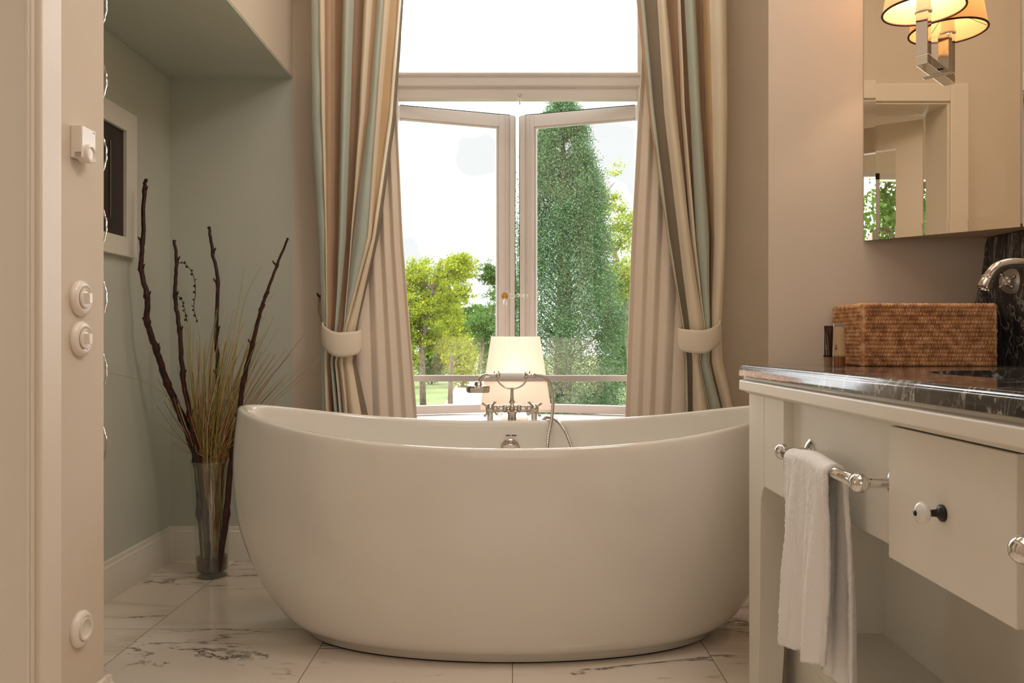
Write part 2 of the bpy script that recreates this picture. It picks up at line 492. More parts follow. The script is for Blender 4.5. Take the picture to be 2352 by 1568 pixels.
# window wall with its opening
WX0, WX1 = px(852, 527.4), px(1530, 527.4)
YO = 4.02                                # outer face of the wall
ZS = .574; ZT = 2.95                     # sill and head of the opening
b = MB()
b.box(-.956, WX0, DW, YO, 0, 3.2); b.box(WX1, 1.5, DW, YO, 0, 3.2)
b.box(WX0, WX1, DW, YO, 0, ZS - .03); b.box(WX0, WX1, DW, YO, ZT, 3.2)
wb = struct(b, 'wall_back', M['wall'])
b = MB(); b.box(-1.7, -.956, DW, YO, 0, 2.099); struct(b, 'wall_alcove_back', M['green'])
b = MB(); b.box(-1.7, -1.490, 1.90, DW, 0, 2.099); b.box(-1.7, PX - .02, 1.877 - .08, 1.90, 0, 2.099)
struct(b, 'wall_alcove_left', M['green'])
# lowered soffit over the alcove: beige face, green underside
b = MB()
b.box(-1.7, -.956, 1.80, YO, 2.103, 3.2)
struct(b, 'wall_alcove_front', M['wall'])
b = MB(); b.box(-1.488, -.9575, 1.885, DW - .0005, 2.096, 2.103); struct(b, 'trim_1', M['green'])
# left wall (pier with switches, doorway, rest)
DY0, DY1 = .78, 1.592                     # doorway
b = MB()
b.box(-1.178, PX, DY1, 1.877, 0, 3.2)
b.box(-1.178, PX, DY0, DY1, 2.16, 3.2)
b.box(-1.178, PX, -2.6, DY0, 0, 3.2)
struct(b, 'wall_left', M['wall'])
# right side
b = MB(); b.prism([(px(1765, SW), YR), (XR + .2, YR), (XR + .2, YR + .10), (px(1765, SW) + .036, YR + .10)], 0, 3.2, 'z')
struct(b, 'wall_right_front', M['wall'])
b = MB(); b.box(XR, XR + .2, -2.6, YR, 0, 3.2)
struct(b, 'wall_right', M['wall'])
b = MB(); b.box(1.30, 1.5, YR + .10, DW, 0, 3.2)
struct(b, 'wall_right_bath', M['wall'])
b = MB(); b.box(-1.178, XR + .2, -2.7, -2.6, 0, 3.2)
struct(b, 'wall_behind', M['wall'])
# neighbouring room beyond the doorway
b = MB()
b.box(-3.3, -1.178, 1.80, 1.90, 0, 3.2); b.box(-3.3, -1.178, -2.7, -2.6, 0, 3.2)
b.box(-3.4, -3.3, -2.7, -.62, 0, 3.2); b.box(-3.4, -3.3, .75, 1.9, 0, 3.2)
b.box(-3.4, -3.3, -.62, .75, 0, .95); b.box(-3.4, -3.3, -.62, .75, 2.3, 3.2)
struct(b, 'wall_far_room', M['wall'])
w2 = empty('window_2', (-3.3, .06, .95)); w2['kind'] = 'structure'
b = MB()
for y in (-.62, .04, .70): b.box(-3.38, -3.30, y, y + .05, .95, 2.3)
for z in (.95, 1.35, 2.25): b.box(-3.38, -3.30, -.62, .75, z, z + .05)
b.build('window_frame', M['sash'], w2)
adopt(w2)

# baseboards
def baseprof(x, s):   # polygon in (x,z) growing to +s
    return [(x, 0), (x + s * .020, 0), (x + s * .020, .108), (x + s * .016, .116), (x + s * .016, .124), (x + s * .011, .130), (x + s * .009, .144), (x, .146)]
b = MB(); b.prism(baseprof(-1.490, 1), 1.90, DW, 'y'); struct(b, 'baseboard_left', M['trim'], auto=30)
b = MB(); b.prism([(DW - (p[0] + 1.49), p[1]) for p in baseprof(-1.490, 1)], -1.490, .9, 'x'); struct(b, 'baseboard_back', M['trim'], auto=30)
b = MB(); b.prism(baseprof(PX, 1), 1.668, 1.897, 'y'); b.box(-1.2, PX + .02, 1.877, 1.897, 0, .108); b.box(-1.2, PX + .011, 1.877, 1.888, .108, .146)
struct(b, 'baseboard_pier', M['trim'], auto=30)

# door 1: casing, jamb, open leaf
d1 = empty('door_1', (-1.07, 1.19, 0)); d1['kind'] = 'structure'
def casing(y0, y1, z0, z1, b):
    b.box(PX, PX + .022, y0, y1, z0, z1)
b = MB()
casing(DY1, DY1 + .074, 0, 2.25, b); casing(DY0 - .09, DY0, 0, 2.25, b); casing(DY0, DY1, 2.16, 2.25, b)
b.build('casing', M['casing'], d1, bevel=.004)
b = MB()
b.box(-1.178, PX + .010, DY1 - .012, DY1, 0, 2.15); b.box(-1.178, PX + .01, DY0, DY0 + .012, 0, 2.15); b.box(-1.178, PX + .01, DY0, DY1, 2.148, 2.16)
b.box(PX - .002, PX + .006, DY1 - .016, DY1 - .0115, 0, 2.148)
b.build('jamb', M['casing'], d1, bevel=.003)
b = MB()
hx, hy = -1.185, DY0 + .02
dv = Vector((-.34, .52, 0)).normalized(); nv = Vector((dv.y, -dv.x, 0))
def leafbox(a0, a1, z0, z1, t0=-.02, t1=.02):
    P = [Vector((hx, hy, 0)) + dv * a + nv * t for a, t in ((a0, t0), (a1, t0), (a1, t1), (a0, t1))]
    return [(p.x, p.y, z0) for p in P], [(p.x, p.y, z1) for p in P]
for q in ((0, .13, .01, 2.13), (.67, .80, .01, 2.13), (.13, .67, .01, .25), (.13, .67, 1.99, 2.13)):
    b.hexa(*leafbox(*q))
lf = b.build('door_leaf', M['casing'], d1)
b = MB(); b.hexa(*leafbox(.13, .67, .25, 1.99, -.004, .004)); b.build('pane', M['glass'], lf)
adopt(d1)

# window 1
w1 = empty('window_1', (.028, 3.95, ZS)); w1['kind'] = 'structure'
YF = F / 460.0
b = MB()
xa, xb = WX0, WX1
# outer frame, transom
b.box(xa, xa + .05, YF - .03, YF + .09, ZS, ZT); b.box(xb - .05, xb, YF - .03, YF + .09, ZS, ZT)
b.box(xa, xb, YF - .03, YF + .09, ZT - .05, ZT)
b.build('window_frame', M['sash'], w1, bevel=.004)
b = MB()
z1_, z2_ = pz(165, 466), pz(235, 455)
b.prism([(YF - .035, z2_ + .062), (YF - .03, z1_ - .02), (YF - .045, z1_ - .012), (YF - .045, z1_), (YF + .035, z1_), (YF + .035, z2_), (YF - .02, z2_), (YF - .02, z2_ + .055), (YF - .04, z2_ + .058)], xa + .02, xb - .02, 'x')
b.build('transom', M['sash'], w1, bevel=.002)
b = MB(); b.box(xa, xb, DW - .03, YO + .05, ZS - .03, ZS); b.build('window_sill', M['sash'], w1, bevel=.006)
def sash(hxp, side):
    # hinge at hxp; side=+1 the sash extends to +x; opens outward
    ang = math.radians(17.7)
    W = .692
    U = Vector((side * math.cos(ang), math.sin(ang), 0)); N = Vector((-side * math.sin(ang), math.cos(ang), 0))
    O = Vector((hxp, YF + .01, 0))
    def bx(mb, a0, a1, z0, z1, t0, t1, m=0):
        P = [O + U * a + N * t for a, t in ((a0, t0), (a1, t0), (a1, t1), (a0, t1))]
        mb.hexa([(p.x, p.y, z0) for p in P], [(p.x, p.y, z1) for p in P], m)
    zb, zt = ZS + .006, 2.139
    st = .088 if side > 0 else .078
    b = MB()
    bx(b, 0, .07, zb, zt, 0, .05); bx(b, W - st, W, zb, zt, 0, .05)
    bx(b, .07, W - st, zb, zb + .042, 0, .05); bx(b, .07, W - st, zt - .062, zt, 0, .05)
    # glazing bead
    bx(b, .07, .08, zb + .04, zt - .06, .008, .02); bx(b, W - st - .012, W - st, zb + .04, zt - .06, .008, .02)
    bx(b, .08, W - st - .012, zt - .072, zt - .06, .008, .02)
    # raised mouldings on the meeting stile
    bx(b, W - .030, W - .004, zb, zt, -.010, 0)
    bx(b, W - .052, W - .044, zb, zt, -.004, 0)
    o = b.build('sash', M['sash'], w1, bevel=.003)
    b = MB(); bx(b, .076, W - st - .006, zb + .038, zt - .058, .022, .028); b.build('pane', M['glass'], o)
    b = MB()
    bx(b, W, W + .006, zb, zt, .010, .040); bx(b, .0, W - .02, zt, zt + .008, .012, .040)
    b.build('rubber_seal', M['gasket'], o)
    return o
sL = sash(px(880, 460), 1); sR = sash(px(1498, 460), -1)
# espagnolette handle with crystal knobs on the meeting stiles
b = MB()
hs = 448.0; hy_ = F / hs - .06
hz = pz(677, 466)
xk = px(1159, 466)
b.lathe([(0, 0), (.016, 0), (.018, .004), (.010, .010), (.006, .014), (0, .015)], (xk, hy_ + .010, hz), (0, -1, 0), 20)
b.build('handle_rosette', M['brass'], sL, auto=40)
b = MB()
b.sphere((xk + .035, hy_ - .010, hz), .014, 14, sc=(1, .7, 1)); b.tube([(xk + .045, hy_ - .01, hz), (xk + .10, hy_ - .01, hz + .004)], [.006, .005], 8)
b.sphere((xk + .068, hy_ - .010, hz + .006), .009, 12); b.sphere((xk + .105, hy_ - .010, hz), .012, 12)
b.tube([(xk + .002, hy_ - .01, hz - .012), (xk + .002, hy_ - .01, hz - .045)], [.006, .009], 8)
b.build('crystal_handle', M['crystal'], sL, smooth=True)
b = MB()
b.lathe([(.010, 0), (.008, -.01), (.0035, -.014), (.0035, -.05), (0, -.052)], (px(1194, 470), YF - .045, z2_ + .012), (0, 0, 1), 12)
b.build('bolt', M['nickel'], w1, smooth=True)
adopt(w1)
# guard rail across the opening
b = MB(); b.box(WX0, WX1, DW + .05, DW + .085, pz(875, 515), pz(861, 515))
tr = struct(b, 'trim_2', M['sash'], bevel=.004)

# ================================================================ OUTSIDE
ZG = -2.0
b = MB(); b.box(-80, 80, 4.4, 160, ZG - .2, ZG)
tag(b.build('lawn', M['lawn']), 'pale sunlit lawn outside the window below the trees', 'lawn', kind='structure')
b = MB()
pp = []
for t in np.linspace(0, 1, 14):
    y = 10 + 60 * t; xc = -1.6 + .9 * math.sin(t * 3) - 1.2 * t; wv = 1.6 + .7 * t
    pp.append([(xc - wv, y, ZG + .02), (xc + wv, y, ZG + .02)])
b.grid(pp)
tag(b.build('garden_path', M['gravel']), 'bright white gravel path on the lawn seen left of the table lamp', 'path', kind='structure')
b = MB(); b.box(-80, 80, 4.05, 4.4, ZG - .2, .3)
rng = np.random.default_rng(7)

def leaves_obj(name, pts, size, m, parent, flat=.5):
    n = len(pts)
    d = rng.normal(size=(n, 3)); d /= np.linalg.norm(d, axis=1)[:, None]
    e = rng.normal(size=(n, 3)); e -= (e * d).sum(1)[:, None] * d; e /= np.linalg.norm(e, axis=1)[:, None]
    s = size * rng.uniform(.6, 1.3, n)[:, None]
    f = np.cross(d, e)
    v = np.stack([pts - d * s * .5, pts + e * s * .3 + f * s * .08, pts + d * s * .5, pts - e * s * .3 + f * s * .08], 1).reshape(-1, 3)
    me = bpy.data.meshes.new(name)
    me.vertices.add(4 * n); me.vertices.foreach_set('co', v.astype(np.float32).ravel())
    me.loops.add(4 * n); me.loops.foreach_set('vertex_index', np.arange(4 * n, dtype=np.int32))
    me.polygons.add(n); me.polygons.foreach_set('loop_start', np.arange(0, 4 * n, 4, dtype=np.int32))
    me.polygons.foreach_set('loop_total', np.full(n, 4, dtype=np.int32))
    me.update(); me.validate()
    me.materials.append(m)
    o = bpy.data.objects.new(name, me); COL.objects.link(o); o.parent = parent
    return o

def broad_tree(x, y, h, cr, lm, nleaf, size, label, seed, crown0=.20, group=None, multi=1, name='deciduous_tree'):
    r = random.Random(seed); R = np.random.default_rng(seed)
    root = empty(name, (x, y, ZG)); tag(root, label, 'tree', group)
    b = MB(); tips = []
    def branch(p, d, L, rad, lev):
        n = 5; path = [p]; q = p.copy(); dd = d.copy()
        for i in range(n):
            dd = (dd + Vector((r.uniform(-.18, .18), r.uniform(-.18, .18), r.uniform(-.02, .14)))).normalized()
            q = q + dd * L / n; path.append(q.copy())
        b.tube([tuple(v) for v in path], [rad * (1 - .6 * i / n) for i in range(n + 1)], 6 if lev else 9)
        if lev >= 1: tips.extend([path[-1], path[-2], path[3], path[2]])
        if lev < 2:
            for k in range(7 if lev == 0 else 5):
                t = r.uniform(.35 if lev == 0 else .25, 1)
                o_ = path[min(n, int(t * n + .5))]
                a = r.uniform(0, 2 * PI); up = r.uniform(.15, .9)
                branch(o_.copy(), Vector((math.cos(a), math.sin(a), up)).normalized(), cr * r.uniform(.55, .95) * (1 if lev == 0 else .55), rad * .42, lev + 1)
    for k in range(multi):
        branch(Vector((x + (k * .5), y, ZG)), Vector((r.uniform(-.08, .08) + (.12 if k else 0), 0, 1)).normalized(), h * .90, h * .020, 0)
    b.v = [(v[0] - x, v[1] - y, v[2] - ZG) for v in b.v]
    b.build('trunk', M['trunk'], root, smooth=True)
    for q in (.55, .65, .75, .85, .90): tips.append(Vector((x, y, ZG + h * .95 * q)))
    T = np.array([tuple(t) for t in tips])
    T = T[(T[:, 2] > ZG + h * crown0)]
    c = T[R.integers(0, len(T), 420)] + R.normal(size=(420, 3)) * cr * .17
    nleaf = int(nleaf * 2.1); size = size * .66
    idx = R.integers(0, len(c), nleaf)
    pts = c[idx] + R.normal(size=(nleaf, 3)) * np.array([1, 1, .7]) * cr * .070
    # trim to an egg-shaped crown
    cz = ZG + h * (.5 + crown0 / 2) * 1.0
    nleaf = len(pts)
    k = ((pts[:, 0] - x) / (cr * 1.25)) ** 2 + ((pts[:, 1] - y) / (cr * 1.25)) ** 2 + ((pts[:, 2] - cz) / (h * (.5 - crown0 / 2) * 1.12)) ** 2
    pts = pts[k < 2.6]
    leaves_obj('foliage', pts - np.array([x, y, ZG]), size, lm, root)
    return root

def tree_at(pxx, d, ytop, cr_px, lm, nleaf, size_px, label, seed, **k):
    s = F / d
    return broad_tree(px(pxx, s), d, pz(ytop, s) - ZG, cr_px / s, lm, nleaf, size_px / s, label, seed, **k)

tree_at(972, 34, 548, 92, M['leaf_y'], 16000, 8, 'yellow-green leafy tree beyond the lawn, nearest the left curtain', 3, group='trees in the garden')
tree_at(1034, 37, 610, 62, M['leaf_y'], 7000, 8, 'smaller yellow-green tree with a forked trunk left of the table lamp', 11, group='trees in the garden')
tree_at(1096, 52, 672, 66, M['leaf_g'], 7000, 7, 'distant mid-green tree low on the horizon left of the centre stile', 5, group='trees in the garden', crown0=.1)
tree_at(1168, 40, 545, 52, M['leaf_g'], 5000, 8, 'thin green tree half hidden by the meeting stiles of the window', 8, group='trees in the garden', crown0=.15)
tree_at(1452, 30, 415, 96, M['leaf_r'], 11000, 9, 'lime-green leafy tree nearest the right curtain', 21, group='trees in the garden')
tree_at(870, 42, 640, 90, M['leaf_y'], 7000, 9, 'yellow-green tree mostly hidden behind the left curtain', 31, group='trees in the garden')
tree_at(1560, 44, 560, 110, M['leaf_r'], 7000, 9, 'lime-green tree mostly hidden behind the right curtain', 32, group='trees in the garden')

for k_, (xx_, yy_, cc_, lm_) in enumerate(((905, 705, 70, 'leaf_g'), (1010, 742, 62, 'leaf_y'), (1070, 728, 60, 'leaf_g'), (1140, 735, 60, 'leaf_g'), (1420, 690, 80, 'leaf_g'))):
    tree_at(xx_, 60 + 7 * k_, yy_, cc_, M[lm_], 9000, 8, ('low far-off bushy tree at the back lawn, ' + ('behind the left curtain edge', 'behind the forked tree', 'just left of the lamp shade top', 'behind the meeting stiles', 'beside the right curtain')[k_]), 60 + k_, group='trees in the garden', crown0=.02)

def shrub(pxx, d, ytop, wpx, lm, n, label, seed):
    R = np.random.default_rng(seed); s_ = F / d
    x, h, r = px(pxx, s_), pz(ytop, s_) - ZG, wpx / s_
    root = empty('garden_shrub', (x, d, ZG)); tag(root, label, 'shrub', 'shrubs behind the lawn')
    b = MB()
    for k in range(7):
        a = k * .9; b.tube([(0, 0, 0), (r * .25 * math.cos(a), r * .25 * math.sin(a), h * .4), (r * .5 * math.cos(a), r * .5 * math.sin(a), h * .75)], [.07, .045, .015], 5)
    b.build('stems', M['trunk'], root)
    c = R.normal(size=(90, 3)); c /= np.linalg.norm(c, axis=1)[:, None]; c *= R.uniform(.35, .9, 90)[:, None] * np.array([r, r * .8, h * .5]); c[:, 2] += h * .5
    pts = c[R.integers(0, 90, n)] + R.normal(size=(n, 3)) * np.array([r, r, h * .5]) * .13
    pts[:, 2] = np.maximum(pts[:, 2], .05)
    leaves_obj('foliage', pts, 5.5 / s_, M[lm], root)
for a_ in ((922, 50, 762, 46, 'leaf_y', 9000, 'yellow-green shrub behind the lawn at the left curtain edge', 71), (992, 54, 748, 44, 'leaf_g', 9000, 'mid-green shrub behind the lawn between the two left tree trunks', 72),
           (1062, 50, 756, 48, 'leaf_y', 9000, 'yellow-green shrub behind the lawn left of the lamp shade', 73), (1135, 58, 740, 50, 'leaf_g', 9000, 'mid-green shrub behind the lawn at the left edge of the lamp shade', 74),
           (1440, 46, 740, 60, 'leaf_g', 9000, 'mid-green shrub behind the conifer at the right curtain edge', 75)):
    shrub(*a_)

def conifer(x, y, h, prof, nleaf, size, label, seed):
    R = np.random.default_rng(seed)
    root = empty('conifer_tree', (x, y, ZG)); tag(root, label, 'tree')
    b = MB(); b.tube([(0, 0, 0), (.05, 0, h * .5), (0, 0, h * .97)], [.32, .2, .03], 10)
    cl = []
    ncl = 900
    for k in range(ncl):
        t = R.uniform(0, 1) ** 1.05
        rr = np.interp(t, [p[0] for p in prof], [p[1] for p in prof])
        a = R.uniform(0, 2 * PI); q = rr * R.uniform(.5, 1.0) ** .6
        c = (q * math.cos(a), q * math.sin(a), t * h)
        cl.append((*c, .20 + .55 * rr * .3))
        if k % 3 == 0:
            b.tube([(0, 0, max(.2, c[2] - rr * .7)), (c[0] * .5, c[1] * .5, c[2] - rr * .35), c[:3]], [.022, .014, .006], 5)
    b.build('trunk', M['trunk'], root, smooth=True)
    cl = np.array(cl)
    i = R.integers(0, ncl, nleaf)
    pts = cl[i, :3] + R.normal(size=(nleaf, 3)) * cl[i, 3:4] * np.array([.42, .42, .62])
    leaves_obj('foliage', pts, size, M['leaf_c'], root)
    return root
ds = 24.0; ss = F / ds
conifer(px(1292, ss), ds, pz(236, ss) - ZG, [(0, 1.8), (.3, 1.9), (.39, 1.80), (.52, 1.50), (.72, 1.20), (.84, .86), (.92, .62), (.97, .42), (1, .12)], 230000, .058,
        'tall dark green conifer filling the right window pane', 4)
# a tree outside the neighbouring room, seen through its window in the mirror
broad_tree(-9.5, -3.6, 6.5, 2.4, M['leaf_g'], 9000, .16, 'green tree outside, reflected in the diagonal mirror', 41, crown0=.2)
broad_tree(-10.5, 1.0, 6.0, 2.2, M['leaf_y'], 7000, .16, 'yellow-green tree outside, faint at the mirror edge', 42, crown0=.2)

# ================================================================ BATHTUB
TC = (-.006, 2.60)
zs_ = [0, .02, .05, .10, .20, .35, .50, .60, 1.0]
def ease(t, K, V):
    # smooth (monotone-ish) interpolation through Catmull-Rom
    i = max(j for j in range(len(K) - 1) if K[j] <= t) if t > K[0] else 0
    i = min(i, len(K) - 2)
    u = (t - K[i]) / (K[i + 1] - K[i])
    g = lambda a: V[max(0, min(len(V) - 1, a))]; kk = lambda a: K[max(0, min(len(K) - 1, a))]
    m0 = (g(i + 1) - g(i - 1)) / max(1e-6, kk(i + 1) - kk(i - 1)) * (K[i + 1] - K[i])
    m1 = (g(i + 2) - g(i)) / max(1e-6, kk(i + 2) - kk(i)) * (K[i + 1] - K[i])
    return (2 * u**3 - 3 * u**2 + 1) * V[i] + (u**3 - 2 * u**2 + u) * m0 + (-2 * u**3 + 3 * u**2) * V[i + 1] + (u**3 - u**2) * m1
KZ = [0, .05, .10, .20, .35, .50, .62, .74]
KL = [.668, .722, .768, .832, .888, .908, .906, .893]
KB = [.296, .332, .352, .378, .402, .411, .408, .398]
def zrim(c): return .649 + .090 * abs(c) ** 2.3
NA = 160
def ring(fn):
    return [fn(2 * PI * k / NA) for k in range(NA)]
rows = []
def outer(z, a):
    L = ease(z, KZ, KL); B = ease(z, KZ, KB)
    return (TC[0] + L * math.cos(a), TC[1] + B * math.sin(a), z)
# recessed foot ring
rows.append(ring(lambda a: (TC[0] + .655 * math.cos(a), TC[1] + .287 * math.sin(a), .004)))
rows.append(ring(lambda a: (TC[0] + .664 * math.cos(a), TC[1] + .296 * math.sin(a), .008)))
rows.append(ring(lambda a: (TC[0] + .670 * math.cos(a), TC[1] + .300 * math.sin(a), .026)))
rows.append(ring(lambda a: (TC[0] + .690 * math.cos(a), TC[1] + .309 * math.sin(a), .031)))
for t in np.linspace(0.04, 1, 34):
    rows.append(ring(lambda a, t=t: (lambda z: outer(z, a))(.031 + (zrim(math.cos(a)) - .008 - .031) * t)))
# rolled lip
for dx, dz in ((-.001, -.004), (-.004, -.001), (-.009, 0), (-.016, 0), (-.022, -.002), (-.027, -.006), (-.030, -.014)):
    def lip(a, dx=dx, dz=dz):
        z = zrim(math.cos(a)); L = ease(z, KZ, KL) + dx; B = ease(z, KZ, KB) + dx
        return (TC[0] + L * math.cos(a), TC[1] + B * math.sin(a), z + dz)
    rows.append(ring(lip))
def inner(t, a):
    # t 0 at the rim, 1 at the tub floor
    zr = zrim(math.cos(a)) - .014
    z = zr + (.17 - zr) * t
    sh = 1 - .30 * t ** 1.9
    L = (ease(zrim(math.cos(a)), KZ, KL) - .030) * sh; B = (ease(zrim(math.cos(a)), KZ, KB) - .030) * (1 - .28 * t ** 2)
    return (TC[0] + L * math.cos(a), TC[1] + B * math.sin(a), z)
for t in np.linspace(.03, 1, 26):
    rows.append(ring(lambda a, t=t: inner(t, a)))
for q, dz in ((.93, -.012), (.8, -.022), (.55, -.027), (.3, -.03), (.05, -.031)):
    rows.append(ring(lambda a, q=q, dz=dz: (TC[0] + (inner(1, a)[0] - TC[0]) * q, TC[1] + (inner(1, a)[1] - TC[1]) * q, .17 + dz)))
tub = empty('bathtub', (TC[0], TC[1], 0))
tag(tub, 'freestanding white oval slipper bathtub with raised ends, in front of the window', 'bathtub')
b = MB(); b.grid(rows, closed_u=True)
b.f.append(tuple(range(NA))); b.m.append(0)
n0 = (len(rows) - 1) * NA
b.f.append(tuple(n0 + k for k in range(NA))); b.m.append(0)
b.build('tub_shell', M['tub'], tub, smooth=True)
b = MB(); b.grid([ring(lambda a, q=q, z=z: (TC[0] + q * .655 * math.cos(a), TC[1] + q * .286 * math.sin(a), z)) for q, z in ((.97, .0005), (.999, .0005), (.999, .0035), (.97, .0035))], closed_u=True)
b.build('contact_shadow_ring', M['black'], tub)  # black ring paints the dark contact shadow line under the tub
# overflow on the rear inner wall
def inner_back(z):
    zr = zrim(0) - .014; t = (z - zr) / (.17 - zr)
    return TC[1] + (ease(zrim(0), KZ, KB) - .030) * (1 - .28 * t ** 2)
zo = pz(1031, 610)
yo = inner_back(zo)
b = MB()
b.lathe([(.036, -.004), (.037, .004), (.034, .008), (.032, .005), (.030, .005), (.028, .016), (.020, .020), (0, .021)], (px(1172, 612), yo - .004, zo), (0, -1, -.12), 36)
b.build('overflow_cover', M['nickel'], tub, auto=35)
b = MB()
for k, (dx, wd) in enumerate(((-.016, .004), (-.010, .005), (-.003, .0025), (.002, .0015), (.007, .006), (.015, .004), (.020, .003))):
    z0 = pz(1001.5, 610); y0 = inner_back(z0)
    b.box(px(1172, 612) + dx, px(1172, 612) + dx + wd, y0 - .0012, y0 + .001, z0 - .0028, z0 + .0028)
b.build('faint_lettering', M['ink'], tub)
adopt(tub)

# ---------------------------------------------------------------- tub mixer
SM = 592.0; YM = F / SM
mx = empty('bath_mixer', (px(1176, SM), YM, 0)); tag(mx, 'polished chrome bath mixer with handset cradle standing behind the tub', 'tap')
def P2(x, y, dy=0): return (px(x, SM), YM + dy, pz(y, SM))
for xx in (1126, 1227):
    b = MB()
    c = P2(xx, 955)
    b.lathe([(.030, 0), (.030, .008), (.018, .016), (.0115, .02), (.0115, c[2] + .012), (.017, c[2] + .014), (.017, c[2] + .022), (.013, c[2] + .026)], (c[0], YM, 0.0), (0, 0, 1), 20)
    b.build('standpipe', M['chrome'], mx, auto=35)
    b = MB()
    zc = pz(937, SM)
    b.sphere((c[0], YM, zc), .019, 16); b.lathe([(.010, 0), (.014, .02), (.014, .03), (.008, .036), (0, .038)], (c[0], YM, zc), (0, -1, 0), 16)
    for k in range(4):
        a = PI / 4 + k * PI / 2 + (.15 if xx < 1150 else -.1)
        e = (c[0] + .032 * math.cos(a), YM - .030, zc + .032 * math.sin(a))
        b.tube([(c[0], YM - .028, zc), e], [.0045, .0035], 8); b.sphere(e, .0058, 10)
    b.build('cross_handle', M['nickel'], mx, auto=40)
b = MB()
zc = pz(940, SM)
b.tube([P2(1126, 940), P2(1227, 940)], .0105, 14)
b.tube([(px(1135, SM), YM, zc + .012), (px(1220, SM), YM, zc + .012)], .0065, 10)
for xx, r in ((1144, .015), (1160, .021), (1176, .026), (1192, .021), (1209, .015)):
    b.sphere(P2(xx, 937), r, 14, sc=(.55, 1, .85))
b.lathe([(.022, 0), (.019, -.012), (.016, -.018), (.017, -.038), (.014, -.042), (.014, -.052), (.017, -.056), (.016, -.062), (.010, -.062)], (px(1176, SM), YM - .02, zc), (0, -.25, 1), 22)
b.build('mixer_body', M['nickel'], mx, auto=40)
b = MB()
b.tube([P2(1176, 930), P2(1176, 890)], [.0075, .006], 12)
b.lathe([(.011, 0), (.013, .006), (.008, .014), (.008, .02)], P2(1176, 926), (0, 0, 1), 16)
arc = []
for k in range(25):
    a = PI + PI * k / 24
    arc.append((px(1176, SM) + .060 * math.cos(a), YM, pz(861, SM) + .053 * math.sin(a)))
b.tube(arc, .0038, 10)
for sx_ in (-1, 1):
    x0 = px(1176, SM) + sx_ * .060
    for dx in (-.007, .007):
        b.tube([(x0, YM, pz(866, SM)), (x0 + dx, YM - .004, pz(860, SM)), (x0 + dx * 1.2, YM - .006, pz(852, SM))], .003, 8)
b.build('cradle', M['nickel'], mx, auto=50)
hs_ = b = MB()
b.lathe([(0, 0), (.0105, 0), (.0115, .004), (.0115, .086), (.0105, .090), (0, .090)], (px(1149, SM), YM - .006, pz(862, SM)), (1, 0, 0), 22)
hg = b.build('handset_grip', M['porc'], mx, auto=40)
b = MB()
b.lathe([(.0118, 0), (.0135, .003), (.0118, .007), (.0085, .014), (.0085, .026), (.0105, .028), (.0105, .042), (.008, .045)], (px(1204, SM), YM - .006, pz(862, SM)), (1, 0, 0), 20)
b.build('hose_connector', M['nickel'], mx, auto=40); b = MB()
b.lathe([(.0118, 0), (.0135, .003), (.0118, .007), (.0125, .010), (.0085, .016), (.0085, .028)], (px(1149, SM), YM - .006, pz(862, SM)), (-1, 0, 0), 20)
neck = [P2(1140, 861, -.006), P2(1122, 861, -.006), P2(1111, 863, -.006), P2(1104, 869, -.006), P2(1101, 878, -.006), P2(1100, 884, -.006)]
b.tube(neck, [.0085, .0085, .0085, .0085, .008, .008], 14)
b.lathe([(.008, .014), (.014, .010), (.016, .004), (.018, 0), (.048, -.004), (.050, -.010), (.048, -.014), (.048, -.024), (.044, -.030), (0, -.030)], (px(1099, SM), YM - .006, pz(883, SM)), (0, 0, 1), 30)
b.build('shower_handset', M['nickel'], mx, auto=40)
# hose: out of the handset, over the rear rim into the tub, and back to the body
def catmull(P, n=10):
    out = []
    P = [P[0]] + P + [P[-1]]
    for i in range(1, len(P) - 2):
        p0, p1, p2, p3 = [Vector(q) for q in P[i - 1:i + 3]]
        for k in range(n):
            t = k / n
            out.append(.5 * ((2 * p1) + (-p0 + p2) * t + (2 * p0 - 5 * p1 + 4 * p2 - p3) * t * t + (-p0 + 3 * p1 - 3 * p2 + p3) * t ** 3))
    out.append(Vector(P[-1]))
    return out
def Q(x, y, s): return (px(x, s), F / s, pz(y, s))
hp = catmull([Q(1230, 861, 593), Q(1245, 863, 594), Q(1258, 873, 596), Q(1266, 890, 600), Q(1270, 915, 606), Q(1269, 945, 613), Q(1265, 975, 622), Q(1259, 1010, 632), Q(1257, 1060, 645), Q(1270, 1110, 652), Q(1292, 1125, 652), Q(1312, 1090, 645), Q(1315, 1040, 636), Q(1305, 1005, 628), Q(1292, 980, 621), Q(1278, 965, 613), Q(1262, 959, 604), Q(1250, 962, 596), Q(1243, 985, 588), Q(1238, 1060, 586)], 26)
hp2 = []
rr = []
for i, p in enumerate(hp):
    hp2.append(tuple(p)); rr.append(.0066 if i % 3 else .0054)
b = MB(); b.tube(hp2, rr, 8); b.build('shower_hose', M['hose'], mx)
adopt(mx)

